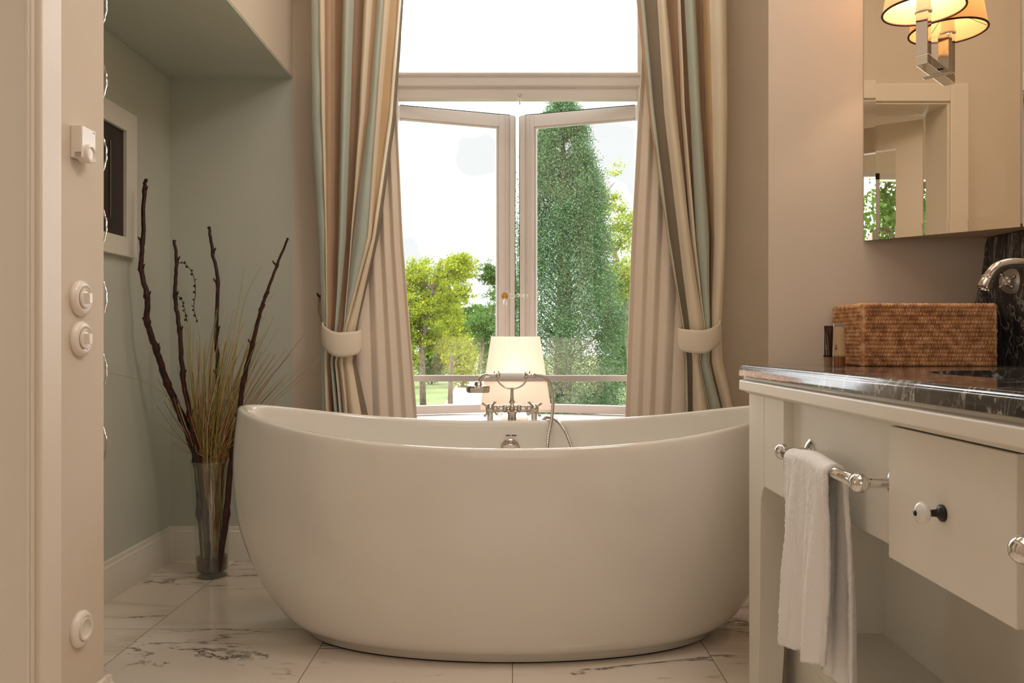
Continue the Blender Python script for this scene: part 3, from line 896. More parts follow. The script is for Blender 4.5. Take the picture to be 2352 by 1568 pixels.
# ================================================================ TABLE LAMP ON THE SILL
SL = 500.0; YL = F / SL
lp = empty('table_lamp', (px(1185, SL), YL, ZS)); tag(lp, 'white table lamp with a lit tapered shade on the sill behind the tap', 'lamp')
cxl = px(1184, SL)
b = MB()
zt_, zb_ = pz(773, SL), pz(935, SL)
ht, hb = .109, .157
def sq(h, z, k=1.0): return [(cxl - h, YL - h * k, z), (cxl + h, YL - h * k, z), (cxl + h, YL + h * k, z), (cxl - h, YL + h * k, z)]
rows_ = [sq(hb, zb_, .8), sq(ht, zt_, .8)]
b.add(rows_[0] + rows_[1], [(0, 1, 5, 4), (1, 2, 6, 5), (2, 3, 7, 6), (3, 0, 4, 7)])
sh = b.build('lamp_shade', M['lampshade'], lp, solid=.002)
b = MB()
b.lathe([(.06, 0), (.066, .006), (.066, .03), (.05, .05), (.020, .062), (.014, .075), (.014, .13), (0, .13)], (cxl, YL, ZS), (0, 0, 1), 28)
b.build('lamp_base', M['porc'], lp, auto=40)
b = MB(); b.sphere((cxl, YL, .815), .022, 14); b.lathe([(.013, -.03), (.013, -.012), (.010, -.01)], (cxl, YL, .81), (0, 0, 1), 12)
gm = bpy.data.materials.new('lit_bulb'); gm.use_nodes = True
gb = gm.node_tree.nodes['Principled BSDF']; gb.inputs['Emission Color'].default_value = (1, .8, .55, 1); gb.inputs['Emission Strength'].default_value = 12
b.build('light_bulb', gm, lp, smooth=True)
def point(name, loc, p, col, r=.03, parent=None):
    l = bpy.data.lights.new(name, 'POINT'); l.energy = p; l.color = col; l.shadow_soft_size = r
    o = bpy.data.objects.new(name, l); o.location = loc; COL.objects.link(o)
    if parent: o.parent = parent
    return o
point('lamp_light', (cxl, YL - .035, .82), 3.4, (1, .88, .78), .02, lp)
adopt(lp)

# ================================================================ CURTAINS
SC = 545.0; YC = F / SC
def curtain(name, label, group, table, cols, depths, ytop=-180):
    # table: list of (photo row, boundary columns) -> metres on the curtain plane
    rows_t = [(pz(y, SC), [px(x, SC) for x in xs]) for y, xs in table]
    rows_t.sort(key=lambda r: -r[0])
    zk = [r[0] for r in rows_t]
    nb = len(cols)
    NV = 90; K = 7
    zt = np.linspace(zk[0], .012, NV)
    root = empty(name, (rows_t[-1][1][0] + .08, YC, 0)); tag(root, label, 'curtain', group)
    b = MB()
    grid = []
    ztie = pz(788, SC)
    for z in zt:
        xs = [float(np.interp(-z, [-q for q in zk], [r[1][i] for r in rows_t])) for i in range(nb + 1)]
        g = math.exp(-((z - ztie) / .16) ** 2)
        row = []
        for i in range(nb):
            w_ = xs[i + 1] - xs[i]
            d0 = (depths[max(i - 1, 0)] + depths[i]) / 2; d1_ = (depths[i] + depths[min(i + 1, nb - 1)]) / 2
            for k in range(K):
                t = k / K
                dd = (1 - t) * d0 + t * d1_ + (depths[i] - (d0 + d1_) / 2) * math.sin(PI * t) + .30 * w_ * math.sin(PI * t)
                u = (xs[i] + w_ * t - xs[0]) / max(1e-6, xs[-1] - xs[0])
                y = YC - dd * (1 - .45 * g) - .030 * g * math.sin(PI * u)
                row.append((xs[i] + w_ * t, y + .0015 * math.sin(z * 21 + i * 2.1), z))
        row.append((xs[-1], YC - depths[-1] * (1 - .45 * g), z))
        grid.append(row)
    nu = nb * K + 1
    v = [p for r in grid for p in r]
    f = []; m = []
    keys = []
    for c in cols:
        if c not in keys: keys.append(c)
    for j in range(NV - 1):
        for i in range(nu - 1):
            f.append((j * nu + i, j * nu + i + 1, (j + 1) * nu + i + 1, (j + 1) * nu + i))
            m.append(keys.index(cols[min(i // K, nb - 1)]))
    b.v = v; b.f = f; b.m = m
    b.build('striped_panel', [M['c_' + k] for k in keys], root, smooth=True, solid=.003, fixn=False)
    return root
Lc = ['sage', 'cream', 'tan', 'brown', 'sage', 'brown', 'cream', 'tan', 'sage', 'cream', 'gold', 'cream', 'taupe']
Ld = [.012, .030, .012, -.006, .034, -.012, .030, .010, .034, .040, .016, .030, -.008]
Lt = [(-180, [700, 722, 738, 762, 788, 812, 838, 860, 876, 892, 906, 926, 931, 936]),
      (0, [717, 735, 748, 769, 790, 814, 838, 857, 870, 885, 898, 918, 922, 926]),
      (270, [717, 741, 749, 769, 785, 805, 826, 839, 850, 866, 876, 896, 901, 908]),
      (545, [734, 752, 753, 767, 780, 795, 809, 811, 814, 848, 855, 858, 863, 869]),
      (755, [742, 754, 755, 762, 774, 778, 794, 795, 796, 797, 799, 802, 817, 819]),
      (830, [740, 747, 753, 757, 763, 768, 773, 778, 783, 787, 791, 797, 810, 817]),
      (960, [740, 752, 758, 764, 772, 778, 782, 788, 794, 800, 802, 806, 832, 846]),
      (1300, [736, 752, 760, 768, 776, 784, 790, 798, 806, 812, 818, 826, 850, 866])]
cl = curtain('striped_curtain', 'sage, cream and brown striped curtain tied back at the left of the window', 'striped curtains', Lt, Lc, Ld)
Rc = ['tan', 'sage', 'taupe', 'cream', 'brown', 'cream', 'brown', 'sage', 'brown', 'gold', 'cream']
Rd = [.02, .030, -.004, .040, -.010, .026, -.012, .034, -.030, -.004, .026]
Rt = [(-180, [1448, 1456, 1466, 1496, 1514, 1540, 1549, 1560, 1588, 1610, 1622, 1660]),
      (0, [1460, 1468, 1478, 1508, 1528, 1555, 1561, 1571, 1596, 1617, 1628, 1665]),
      (260, [1488, 1493, 1501, 1524, 1551, 1565, 1572, 1585, 1608, 1624, 1635, 1667]),
      (545, [1530, 1532, 1535, 1557, 1583, 1586, 1596, 1598, 1628, 1637, 1640, 1662]),
      (755, [1566, 1568, 1570, 1582, 1613, 1614, 1615, 1616, 1628, 1630, 1632, 1655]),
      (830, [1570, 1573, 1576, 1588, 1600, 1601, 1602, 1604, 1626, 1628, 1632, 1658]),
      (940, [1571, 1574, 1577, 1590, 1624, 1625, 1626, 1627, 1656, 1658, 1659, 1680]),
      (1300, [1560, 1566, 1574, 1594, 1634, 1636, 1638, 1640, 1668, 1671, 1673, 1696])]
cr_ = curtain('striped_curtain', 'sage, cream and brown striped curtain tied back at the right of the window', 'striped curtains', Rt, Rc, Rd)
for c in (cl, cr_): adopt(c)

def plain_curtain(label, L, R, nf, seed):
    # L,R: list of (photo row, column) of left and right outline
    rg = random.Random(seed)
    s2 = 533.0; yc = DW - .038
    b = MB(); g = []
    NV, NU = 60, 90
    zt = np.linspace(pz(-180, s2), .012, NV)
    Lz = [(-pz(y, s2), px(x, s2)) for y, x in L]; Rz = [(-pz(y, s2), px(x, s2)) for y, x in R]
    ph = [rg.uniform(-.5, .5) for _ in range(nf + 1)]
    for z in zt:
        xl = np.interp(-z, [a for a, _ in Lz], [c for _, c in Lz]); xr = np.interp(-z, [a for a, _ in Rz], [c for _, c in Rz])
        row = []
        for i in range(NU + 1):
            u = i / NU
            q = u * nf + .35 * math.sin(u * 5 + seed)
            c = abs(math.sin(PI * q))
            row.append((xl + (xr - xl) * (u + .012 * math.sin(2 * PI * q * 1.0)), yc - .024 * (c ** .75) + .0, z))
        g.append(row)
    b.grid(g)
    o = b.build('plain_curtain', M['c_line'], smooth=True, solid=.003, fixn=False)
    return tag(o, label, 'curtain', 'plain beige curtains')
plain_curtain('plain beige curtain hanging behind the left striped curtain', [(-180, 772), (0, 772), (545, 775), (960, 770), (1300, 768)], [(-180, 900), (0, 902), (260, 911), (560, 925), (960, 957), (1300, 962)], 5, 2)
plain_curtain('plain beige curtain hanging behind the right striped curtain', [(-180, 1478), (0, 1476), (170, 1472), (260, 1466), (560, 1450), (960, 1436), (1300, 1432)], [(-180, 1620), (0, 1620), (545, 1610), (960, 1590), (1300, 1590)], 4, 5)

def tieback(name, label, x0, x1, ytop, ybot, hook, side):
    # side: -1 hook to the left, +1 hook to the right. A band wrapping the front half of the gathered curtain
    root = empty(name, (px((x0 + x1) / 2, SC), YC - .07, pz(ybot, SC))); tag(root, label, 'tieback', 'curtain tiebacks')
    b = MB()
    xa_, xb_ = px(x0, 560), px(x1, 560); cx_ = (xa_ + xb_) / 2; rx = (xb_ - xa_) / 2
    g = []
    n = 40
    for j in range(9):
        v = j / 8
        row = []
        for i in range(n):
            a = 2 * PI * i / n
            c, s_ = math.cos(a), math.sin(a)
            sag_t = .026 * (1 - max(0, -s_) ** .8) * 1.0
            rise = .030 * max(0, side * c) ** 1.5
            zt = pz(ytop, 560) + rise + sag_t * .5; zb = pz(ybot, 560) + rise * 1.4 + sag_t
            z = zt + (zb - zt) * v
            bul = .003 * math.sin(PI * v)
            row.append((cx_ + (rx + bul) * c, YC - .026 + (.062 + bul) * s_, z))
        g.append(row)
    b.grid(g, closed_u=True)
    b.build('band', M['c_band'], root, smooth=True, solid=.005, fixn=False)
    if hook:
        hx_, hz_ = px(hook[0], 530), pz(hook[1], 530)
        b = MB()
        b.lathe([(.012, 0), (.012, .004), (.004, .006), (.004, .03)], (hx_ + side * 0, DW, hz_), (0, -1, 0), 14)
        b.tube([(hx_, DW - .03, hz_), (hx_, DW - .045, hz_ + .006), (hx_ - .004, DW - .05, hz_ + .016)], .004, 8)
        b.tube([(hx_, DW - .03, hz_ - .004), (hx_ + .012, DW - .045, hz_ - .006), (hx_ + .015, DW - .045, hz_ + .012)], .0035, 8)
        b.build('wall_hook', M['black'], root, smooth=True)
        b = MB()
        b.tube([(hx_, DW - .035, hz_), (hx_ + .004, DW - .06, hz_ - .06), (xa_ + .006, YC - .03, pz(ytop, 560) + .02)], .0035, 8)
        b.tube([(hx_ + .008, DW - .04, hz_), (hx_ + .020, DW - .06, hz_ - .05), (xa_ + .02, YC - .04, pz(ytop, 560) + .01)], .0035, 8)
        b.build('cord', M['c_tan'], root, smooth=True)
    adopt(root)
tieback('curtain_tieback', 'ivory satin tieback band around the left striped curtain, with a black wall hook', 733, 821, 763, 820, (735, 683), -1)
tieback('curtain_tieback', 'ivory satin tieback band around the right striped curtain', 1566, 1662, 758, 812, None, 1)

# ================================================================ VASE WITH BRANCHES AND GRASS
SV = 566.0; YV = F / SV; XV = px(487, SV)
vz = empty('glass_vase', (XV, YV, 0)); tag(vz, 'tall tapered clear glass vase with murky water on the alcove floor', 'vase')
b = MB()
b.lathe([(.001, .0), (.058, .0), (.063, .004), (.065, .03), (.068, .15), (.075, .33), (.084, .466), (.087, .470), (.083, .468), (.080, .44), (.071, .30), (.063, .12), (.060, .028), (.050, .020), (.001, .018)], (XV, YV, 0), (0, 0, 1), 48)
b.build('vase_body', M['vaseglass'], vz, smooth=True)
b = MB(); b.lathe([(.001, .019), (.05, .021), (.0592, .03), (.0610, .078), (.001, .078)], (XV, YV, 0), (0, 0, 1), 40)
b.build('water', M['water'], vz, auto=40)
adopt(vz)

def stick(label, pts, r0, r1, seed, extra=None):
    rg = random.Random(seed)
    root = empty('dry_branch', (XV, YV, .03)); tag(root, label, 'branch', 'dark branches in the glass vase')
    P = catmull([Q(*p) for p in pts], 8)
    b = MB(); n = len(P)
    path = [tuple(p + Vector((rg.uniform(-.0016, .0016),) * 3)) for p in P]
    rad = [(r0 + (r1 - r0) * i / (n - 1)) * (1 + (.30 if i % 8 == 0 and i else 0)) for i in range(n)]
    b.tube(path, rad, 9)
    for i in range(8, n - 2, 8):
        p = P[i]; a = rg.choice((-1, 1))
        b.tube([tuple(p), (p.x + a * .012, p.y - .004, p.z + .012), (p.x + a * .016, p.y - .005, p.z + .020)], [rad[i] * .7, .004, .002], 6)
    b.build('stem', M['twig'], root, smooth=True)
    if extra:
        b = MB()
        for e in extra:
            pp = catmull([Q(*q) for q in e], 8)
            b.tube([tuple(q) for q in pp], .0014, 5)
            for q in pp[4::3]:
                b.sphere((q.x + rg.uniform(-.006, .006), q.y, q.z + rg.uniform(-.004, .004)), rg.uniform(.003, .006), 6)
        b.build('tendril', M['twig2'], root)
    adopt(root)
stick('tallest dark brown branch in the glass vase, leaning far left', [(474, 1310, 566), (462, 1180, 567), (452, 1060, 568), (420, 960, 574), (385, 880, 582), (358, 800, 590), (338, 740, 596), (338, 680, 598), (324, 618, 600), (328, 556, 600), (331, 440, 600), (336, 410, 600)], .017, .0062, 1)
stick('dark brown branch with a curled withered tendril, second from the left in the vase', [(482, 1310, 570), (470, 1180, 571), (455, 1060, 573), (436, 950, 576), (420, 860, 580), (412, 760, 580), (402, 680, 580), (405, 600, 580), (400, 552, 580)], .013, .0055, 2,
      [[(408, 603, 580), (425, 606, 581), (443, 630, 582), (449, 668, 582), (445, 705, 582), (452, 735, 582)], [(410, 680, 580), (418, 690, 581), (424, 712, 582), (430, 740, 582)]])
stick('dark brown upright branch, third from the left in the vase', [(490, 1310, 562), (488, 1180, 562), (492, 1060, 561), (497, 950, 560), (500, 860, 559), (497, 760, 558), (500, 650, 558), (488, 580, 558), (480, 520, 558)], .012, .0058, 3)
stick('dark red-brown branch leaning right, rightmost in the vase', [(503, 1310, 572), (520, 1180, 574), (534, 1040, 576), (548, 960, 578), (560, 870, 580), (580, 790, 582), (600, 710, 584), (610, 680, 584), (636, 610, 586), (662, 546, 588)], .013, .0042, 4)
random.seed(5)
gsets = [(M['gr1'], 90), (M['gr2'], 90), (M['gr3'], 60), (M['gr4'], 40)]
gb_ = empty('dry_grass', (XV, YV, .03)); tag(gb_, 'sheaf of fine straw-coloured and olive dry grass standing in the glass vase', 'grass')
mbs = MB()
for mi, (mm_, cnt) in enumerate(gsets):
    for k in range(cnt):
        a0 = random.uniform(0, 2 * PI); r0 = random.uniform(0, .045)
        u = random.gauss(0, 1)
        zend = random.uniform(.62, 1.10) if mi in (1, 3) else random.uniform(.5, .98)
        lean = .03 + .085 * u + .04 * (zend - .5)
        x0, y0 = XV + r0 * math.cos(a0), YV + r0 * .7 * math.sin(a0)
        xm = XV + (.05 * math.tanh(u * .8)) + random.uniform(-.012, .012)
        ym = YV + random.uniform(-.04, .03)
        xe = XV + .01 + lean * 1.3 + .06 * random.gauss(0, 1); xe = max(xe, -1.44); ye = YV + random.uniform(-.14, .10)
        pts = catmull([(x0, y0, .03), ((x0 + xm) / 2, (y0 + ym) / 2, .25), (xm, ym, .46), ((xm + xe) / 2 - .012, (ym + ye) / 2, .46 + (zend - .46) * .55), (xe, ye, zend)], 4)
        n = len(pts)
        r_ = random.uniform(.0016, .0030)
        mbs.tube([tuple(p) for p in pts], [r_ * (1 - .65 * i / n) for i in range(n)], 4, mi)
# long arching stragglers
for e in ([(487, 1290, 566), (470, 1100, 568), (430, 1000, 572), (400, 930, 578), (340, 880, 600), (250, 856, 645)], [(490, 1290, 566), (500, 1080, 566), (440, 1030, 568), (400, 1000, 572), (350, 965, 586)],
          [(492, 1290, 566), (540, 1000, 566), (590, 925, 566), (645, 868, 566)], [(492, 1290, 566), (530, 1010, 566), (560, 930, 566), (618, 840, 566)], [(492, 1290, 566), (530, 950, 566), (590, 740, 566), (630, 672, 566)], [(492, 1290, 566), (530, 900, 566), (560, 700, 566), (600, 612, 566)], [(492, 1290, 566), (520, 900, 566), (545, 720, 566), (560, 618, 566)]):
    pts = catmull([Q(*q) for q in e], 8); n = len(pts)
    mbs.tube([tuple(p) for p in pts], [.0019 * (1 - .6 * i / n) for i in range(n)], 5, 1)
mbs.build('blades', [g[0] for g in gsets], gb_, smooth=True)
gb_.children[0]['kind'] = 'stuff'
adopt(gb_)

# ================================================================ LEFT WALL FITTINGS
def wall_ring(label, pyc, socket):
    s0 = 1015.0
    y, z = F / s0 + .0, pz(pyc, s0)
    y = -PX * F / 993.0
    root = empty('power_socket' if socket else 'light_switch', (PX, y, z)); tag(root, label, 'socket' if socket else 'switch', None if socket else 'round switches on the pier')
    b = MB()
    b.lathe([(.040, 0), (.041, .003), (.039, .008), (.033, .013), (.029, .014), (.026, .011), (.0, .011)], (PX, y, z), (1, 0, 0), 40)
    b.build('round_plate', M['switch'], root, auto=50)
    b = MB()
    if socket:
        b.lathe([(.0255, .0), (.0255, .0125), (.021, .0125), (.020, .002), (0, .002)], (PX + .004, y, z), (1, 0, 0), 32)
        b.build('socket_well', M['switch'], root, auto=40)
        b = MB()
        b.lathe([(.0165, .0), (.0165, .001)], (PX + .0062, y, z), (1, 0, 0), 28)
        b.build('socket_floor', M['c_line'], root)
    else:
        b.lathe([(.0215, 0), (.022, .004), (.0205, .006), (.018, .003), (0, .003)], (PX + .011, y, z), (1, 0, 0), 32)
        b.box(PX + .012, PX + .026, y - .0065, y + .0065, z - .012, z + .012)
        b.build('toggle', M['switch'], root, auto=40, bevel=.002)
    adopt(root)
wall_ring('round ivory rotary switch on the pier, upper of the two', 685, False)
wall_ring('round ivory rotary switch on the pier, lower of the two', 778, False)
wall_ring('round ivory wall socket low on the pier near the floor', 1443, True)
th = empty('thermostat', (PX, 1.73, 1.40)); tag(th, 'white boxy wall thermostat with a round dial on the pier above the switches', 'thermostat')
b = MB()
y0, y1 = -PX * F / 1005, -PX * F / 955
zt0, zb0 = pz(287, 1036) - .002, pz(377, 1010)
y0, y1, zb0, zt0 = 1.747, 1.815, 1.346, 1.4297
b.box(PX, PX + .026, y0 - .012, y1 - .022, zb0 + .012, zt0)
b.build('housing', M['switch'], th, bevel=.002)
b = MB()
b.lathe([(.020, -.018), (.021, 0), (.019, .005), (.015, .006), (.014, .003), (0, .004)], (PX + .027, 1.763, zb0 + .026), (1, 0, 0), 30)
b.build('dial', M['switch'], th, auto=40)
b = MB()
for k in range(3): b = MB(); b.box(PX + .010, PX + .024, y0 - .0126, y0 - .0116, zb0 + .022 - k * .004, zb0 + .0232 - k * .004); b.build('vent_slot', M['ink'], th)
b = MB(); b.box(PX + .0258, PX + .0264, y1 - .036, y1 - .026, zt0 - .007, zt0 - .0055); b.build('printed_mark', M['c_taupe'], th)

adopt(th)
# wavy chrome strips on the pier's end face
for k in range(7):
    yc_ = [8, 180, 350, 517, 683, 852, 1022][k]
    s0 = 955.0
    z0 = pz(yc_, s0)
    b = MB(); g = []
    lab = ['topmost', 'second from the top', 'third from the top', 'middle one of the seven', 'third from the bottom', 'second from the bottom', 'lowest'][k]
    nn = 24
    fr_, bk_ = [], []
    for i in range(nn + 1):
        t = i / nn
        z = z0 + .046 - .092 * t
        dx = -.0145 + .0112 * math.sin(PI * t) ** .8 + .0006 * math.sin(t * 23)
        fr_.append((PX + dx, z)); bk_.append((PX + dx - .0028, z))
    poly = fr_ + bk_[::-1]
    b.prism(poly, 1.8975, 1.9005, 'y'); b.box(PX - .021, PX - .0165, 1.8775, 1.8995, z0 - .046, z0 + .046)
    tag(b.build('metal_strip', M['chrome'], auto=60), 'curved silver strip on the end of the pier, ' + lab, 'wall decoration', 'curved silver strips down the pier')
# framed niche picture on the alcove's left wall
XA = -1.490
pf = empty('picture_frame', (XA, 2.95, 1.55)); tag(pf, 'white box frame with a dark brown panel on the alcove left wall', 'picture')
yr = 1.49 * F / 871; sr = F / yr
zt1, zb1 = pz(268, sr), pz(583, sr)
yi = 1.49 * F / 895; si = F / yi
zti, zbi = pz(301, si), pz(545, si)
yl = yr - .56
b = MB()
b.box(XA, XA + .018, yi, yr, zb1, zt1); b.box(XA, XA + .018, yl, yl + (yr - yi), zb1, zt1)
b.box(XA, XA + .018, yl + (yr - yi), yi, zti, zt1); b.box(XA, XA + .018, yl + (yr - yi), yi, zb1, zbi)
b.box(XA, XA + .024, yl + .01, yr - .01, zb1 - .02, zb1 - .0005)
b.build('white_frame', M['white'], pf, bevel=.002)
b = MB(); b.box(XA, XA + .004, yl + .05, yi, zbi, zti); b.build('dark_panel', M['picdark'], pf)
b = MB(); b.tube([(XA + .006, yi - .10, zti - .06), (XA + .006, yi - .10, zbi + .06)], .0022, 6); b.build('pale_line', M['c_taupe'], pf)
adopt(pf)

# ================================================================ VANITY
K_ = 899.0 / 870.0
def V(x, y, z): return (x * K_, y * K_, H - (H - z) * K_)
def zk(z): return H - (H - z) * K_
va = empty('bathroom_vanity', (.9, 1.1, 0)); tag(va, 'white painted wooden bathroom vanity on tapered legs along the right wall', 'cabinet')
XL = .605 * K_; XQ = .627 * K_; XB = XR
YA = YR - .002; YE = .22            # far and near ends
def yk(y): return y * K_
b = MB()
# cornice moulding under the marble (front runs along y)
zc0, zc1, zc2, zc3 = zk(.862), zk(.853), zk(.8265), zk(.818)
xf = 521 / SW
b.prism([(xf + .012, zc0), (xf + .012, zc1 + .002), (xf + .001, zc1 - .001), (xf, zc1 - .004), (xf, zc2 + .002), (xf + .003, zc2), (xf + .014, zc2 - .003), (xf + .022, zc3 + .001), (XL, zc3), (XL + .02, zc3 - .002), (XL + .02, zc0)], YE - .02, YA, 'y')
b.build('cornice', M['white'], va, bevel=.0015)
def leg(ya, yb, xo, far):
    zt = zc3; zj = zk(.601)
    b = MB()
    prof = []
    w0 = yb - ya
    # square block on top, foot tapering with a curved shoulder; taper on the inner y side and inner x side
    NZ = 14
    rings = []
    zz = [zt, zj + .0, zj - .015, zj - .035, zj - .06, zj - .12, .3, .1, 0]
    fy = [1, 1, .88, .80, .77, .75, .70, .62, .58]
    wx = .085
    fx = [1, 1, .96, .92, .9, .88, .84, .74, .68]
    for z, a, c in zip(zz, fy, fx):
        if far: q0, q1 = yb - w0 * a, yb
        else: q0, q1 = ya, ya + w0 * a
        rings.append([(xo, q0, z), (xo + wx * c, q0, z), (xo + wx * c, q1, z), (xo, q1, z)])
    b.grid(rings, closed_u=True)
    b.f.append((0, 1, 2, 3)); b.m.append(0); n_ = len(b.v); b.f.append((n_ - 4, n_ - 3, n_ - 2, n_ - 1)); b.m.append(0)
    return b.build('leg', M['white'], va, bevel=.002)
y_leg0 = yk(F / 957)
leg(y_leg0, YA, XL, True)
YM2 = yk(1.10)                 # drawer centre
def mir(y): return 2 * YM2 - y
near_leg_far = .22 + (YA - y_leg0)
leg(.22, near_leg_far, XL, False)
leg(y_leg0 + .03, YA, XB - .10, True)
# apron panel next to the far leg
y_ap = yk(F / 1031)
b = MB(); b.box(XL, XL + .10, y_ap, y_leg0 - .0015, zk(.602), zc3)
b.build('apron_panel', M['white'], va, bevel=.0015)
b = MB(); b.box(XL, XL + .10, near_leg_far + .0015, near_leg_far + .14, zk(.602), zc3)
b.build('apron_panel', M['white'], va, bevel=.0015)
# recessed panels behind the towel rails
yd0, yd1 = yk(F * .605 / 1159), yk(F * .605 / 865)
b = MB(); b.box(XQ, XQ + .02, yd1 - .04, y_ap, zk(.613), zc3); b.build('recessed_panel', M['white'], va, bevel=.001)
b = MB(); b.box(XQ, XQ + .02, near_leg_far + .14, yd0 + .04, zk(.613), zc3); b.build('recessed_panel', M['white'], va, bevel=.001)
# drawer
b = MB(); b.box(XL, XL + .022, yd0, yd1, zk(.604), zk(.815)); dr = b.build('drawer', M['white'], va, bevel=.0015)
b = MB(); b.box(XL + .022, XL + .12, yd0 + .01, yd1 - .01, zk(.615), zk(.8)); b.build('drawer_box', M['white'], va)
ky, kz = yk(F / 1635), zk(.709)
b = MB()
b.lathe([(.0125, 0), (.0125, .003), (.008, .006), (.0055, .010), (.005, .020), (.007, .024)], (XL, ky, kz), (-1, 0, 0), 20)
b.build('knob_stem', M['black'], dr, smooth=True)
b = MB(); b.sphere((XL - .030, ky, kz), .0165, 20, sc=(.62, 1, 1)); kn = b.build('knob', M['porc'], dr, smooth=True)
b = MB(); b.lathe([(.0045, 0), (.0035, .0015), (0, .002)], (XL - .0398, ky, kz), (-1, 0, 0), 14); b.build('knob_screw', M['black'], dr, smooth=True)
# lower shelf, inner back and far end panel
zsh = pz(1450, SW)
xbk = px(2022, SW)
b = MB(); b.box(.726, .741, YE + .02, YA - .001, .0, zsh - .0255); b.build('plinth_board', M['white'], va)
b = MB(); b.box(.725, xbk + .02, YE + .02, YA - .001, zsh - .025, zsh); b.build('lower_shelf', M['white'], va, bevel=.002)
b = MB(); b.box(xbk, xbk + .018, YE + .02, YA - .001, zsh, zc3); b.build('back_panel', M['white'], va)
b = MB(); b.box(XL + .085, xbk, YA - .012, YA - .001, zsh, zc3); b.build('end_panel', M['white'], va)
# towel rails
XBAR = .568 * K_; ZB = zk(.719)
def rail(ya, yb):
    b = MB()
    b.tube([(XBAR, ya, ZB), (XBAR, yb, ZB)], .0102, 20)
    r = b.build('towel_rail', M['chrome'], va, smooth=True)
    for y in (ya, yb):
        b = MB(); b.sphere((XBAR, y, ZB), .0175, 22)
        b.tube([(XBAR, y, ZB), (XQ + .001, y, ZB)], .0088, 16)
        b.lathe([(.027, 0), (.027, .003), (.020, .008), (.012, .012), (.0088, .013)], (XQ, y, ZB), (-1, 0, 0), 24)
        b.lathe([(.0125, .016), (.0145, .017), (.0125, .020)], (XBAR, y, ZB), (0, 1 if y == ya else -1, 0), 18)
        b.build('rail_bracket', M['chrome'], r, auto=45)
rail(yk(1.28), yk(1.645)); rail(yk(.50), yk(.868))
adopt(va)

# counter top with an oval sink cut-out
ZC = H - 52 / SW
ct = empty('countertop', (.95, 1.1, zc0)); tag(ct, 'black veined marble countertop with an inset sink on the vanity', 'countertop')
sc_, sr_ = (1.00, 1.38), (.215, .24)
x0, x1, y0, y1 = xf + .012, XR - .001, YE - .03, YA
N = 64
outr, inn = [], []
for k in range(N):
    a = 2 * PI * k / N
    c, s_ = math.cos(a), math.sin(a)
    inn.append((sc_[0] + sr_[0] * abs(c) ** .8 * (1 if c > 0 else -1), sc_[1] + sr_[1] * abs(s_) ** .8 * (1 if s_ > 0 else -1)))
    tx = ((x1 - sc_[0]) if c > 0 else (x0 - sc_[0])) / c if abs(c) > 1e-6 else 1e9
    ty = ((y1 - sc_[1]) if s_ > 0 else (y0 - sc_[1])) / s_ if abs(s_) > 1e-6 else 1e9
    t = min(tx, ty); outr.append((sc_[0] + c * t, sc_[1] + s_ * t))
b = MB()
b.grid([[(p[0], p[1], ZC) for p in outr], [(p[0], p[1], ZC) for p in inn], [(p[0], p[1], ZC - .028) for p in inn]], closed_u=True)
# corner fills
cornersP = [(x0, y0), (x1, y0), (x1, y1), (x0, y1)]
for cp in cornersP:
    for k in range(N):
        p, q = outr[k], outr[(k + 1) % N]
        if (abs(p[0] - cp[0]) < 1e-6 and abs(q[1] - cp[1]) < 1e-6) or (abs(p[1] - cp[1]) < 1e-6 and abs(q[0] - cp[0]) < 1e-6):
            if min(abs(p[0] - q[0]), abs(p[1] - q[1])) > 1e-6:
                b.add([(p[0], p[1], ZC), (q[0], q[1], ZC), (cp[0], cp[1], ZC)], [(0, 1, 2)])
# front profile
b.prism([(xf + .0125, ZC), (xf + .0105, ZC), (xf + .0085, ZC - .0015), (xf + .008, ZC - .0035), (xf + .0055, ZC - .004), (xf + .004, ZC - .0055), (xf + .0035, ZC - .0075), (xf + .001, ZC - .0085), (xf, ZC - .011), (xf, ZC - .030), (xf + .0125, ZC - .030)], y0, y1, 'y')
b.build('slab', M['marble'], ct, auto=25)
b = MB()
g = []
for q, dz in ((1.03, 0), (1.03, -.028), (1.0, -.04), (.95, -.09), (.82, -.13), (.5, -.145), (.05, -.15)):
    g.append([(sc_[0] + (p[0] - sc_[0]) * q, sc_[1] + (p[1] - sc_[1]) * q, ZC - .002 + dz) for p in inn])
b.grid(g[1:], closed_u=True)
b.build('sink_basin', M['marble'], ct, smooth=True)
adopt(ct)
# marble splash panels
b = MB()
pts = [(2268, 549), (2262, 560), (2260, 590), (2256, 620), (2249, 655), (2240, 690), (2228, 722), (2210, 760), (2190, 800), (2180, 838)]
poly = [(px(x, SW), pz(y, SW)) for x, y in pts]
poly = [(XR - .001, poly[0][1])] + poly
poly[-1] = (poly[-1][0], ZC)
poly.append((XR - .001, ZC))
b.prism(poly, YR - .012, YR - .0005, 'y')
b2 = b
tag(b.build('marble_splashback', M['marble']), 'black marble splash panel with a curved edge on the wall behind the basket', 'splashback', 'marble splash panels')
b = MB(); b.box(XR - .014, XR - .0005, .4, YR - .0125, ZC, pz(549, SW))
tag(b.build('marble_splashback', M['marble']), 'straight black marble splash panel on the right wall behind the faucet', 'splashback', 'marble splash panels')

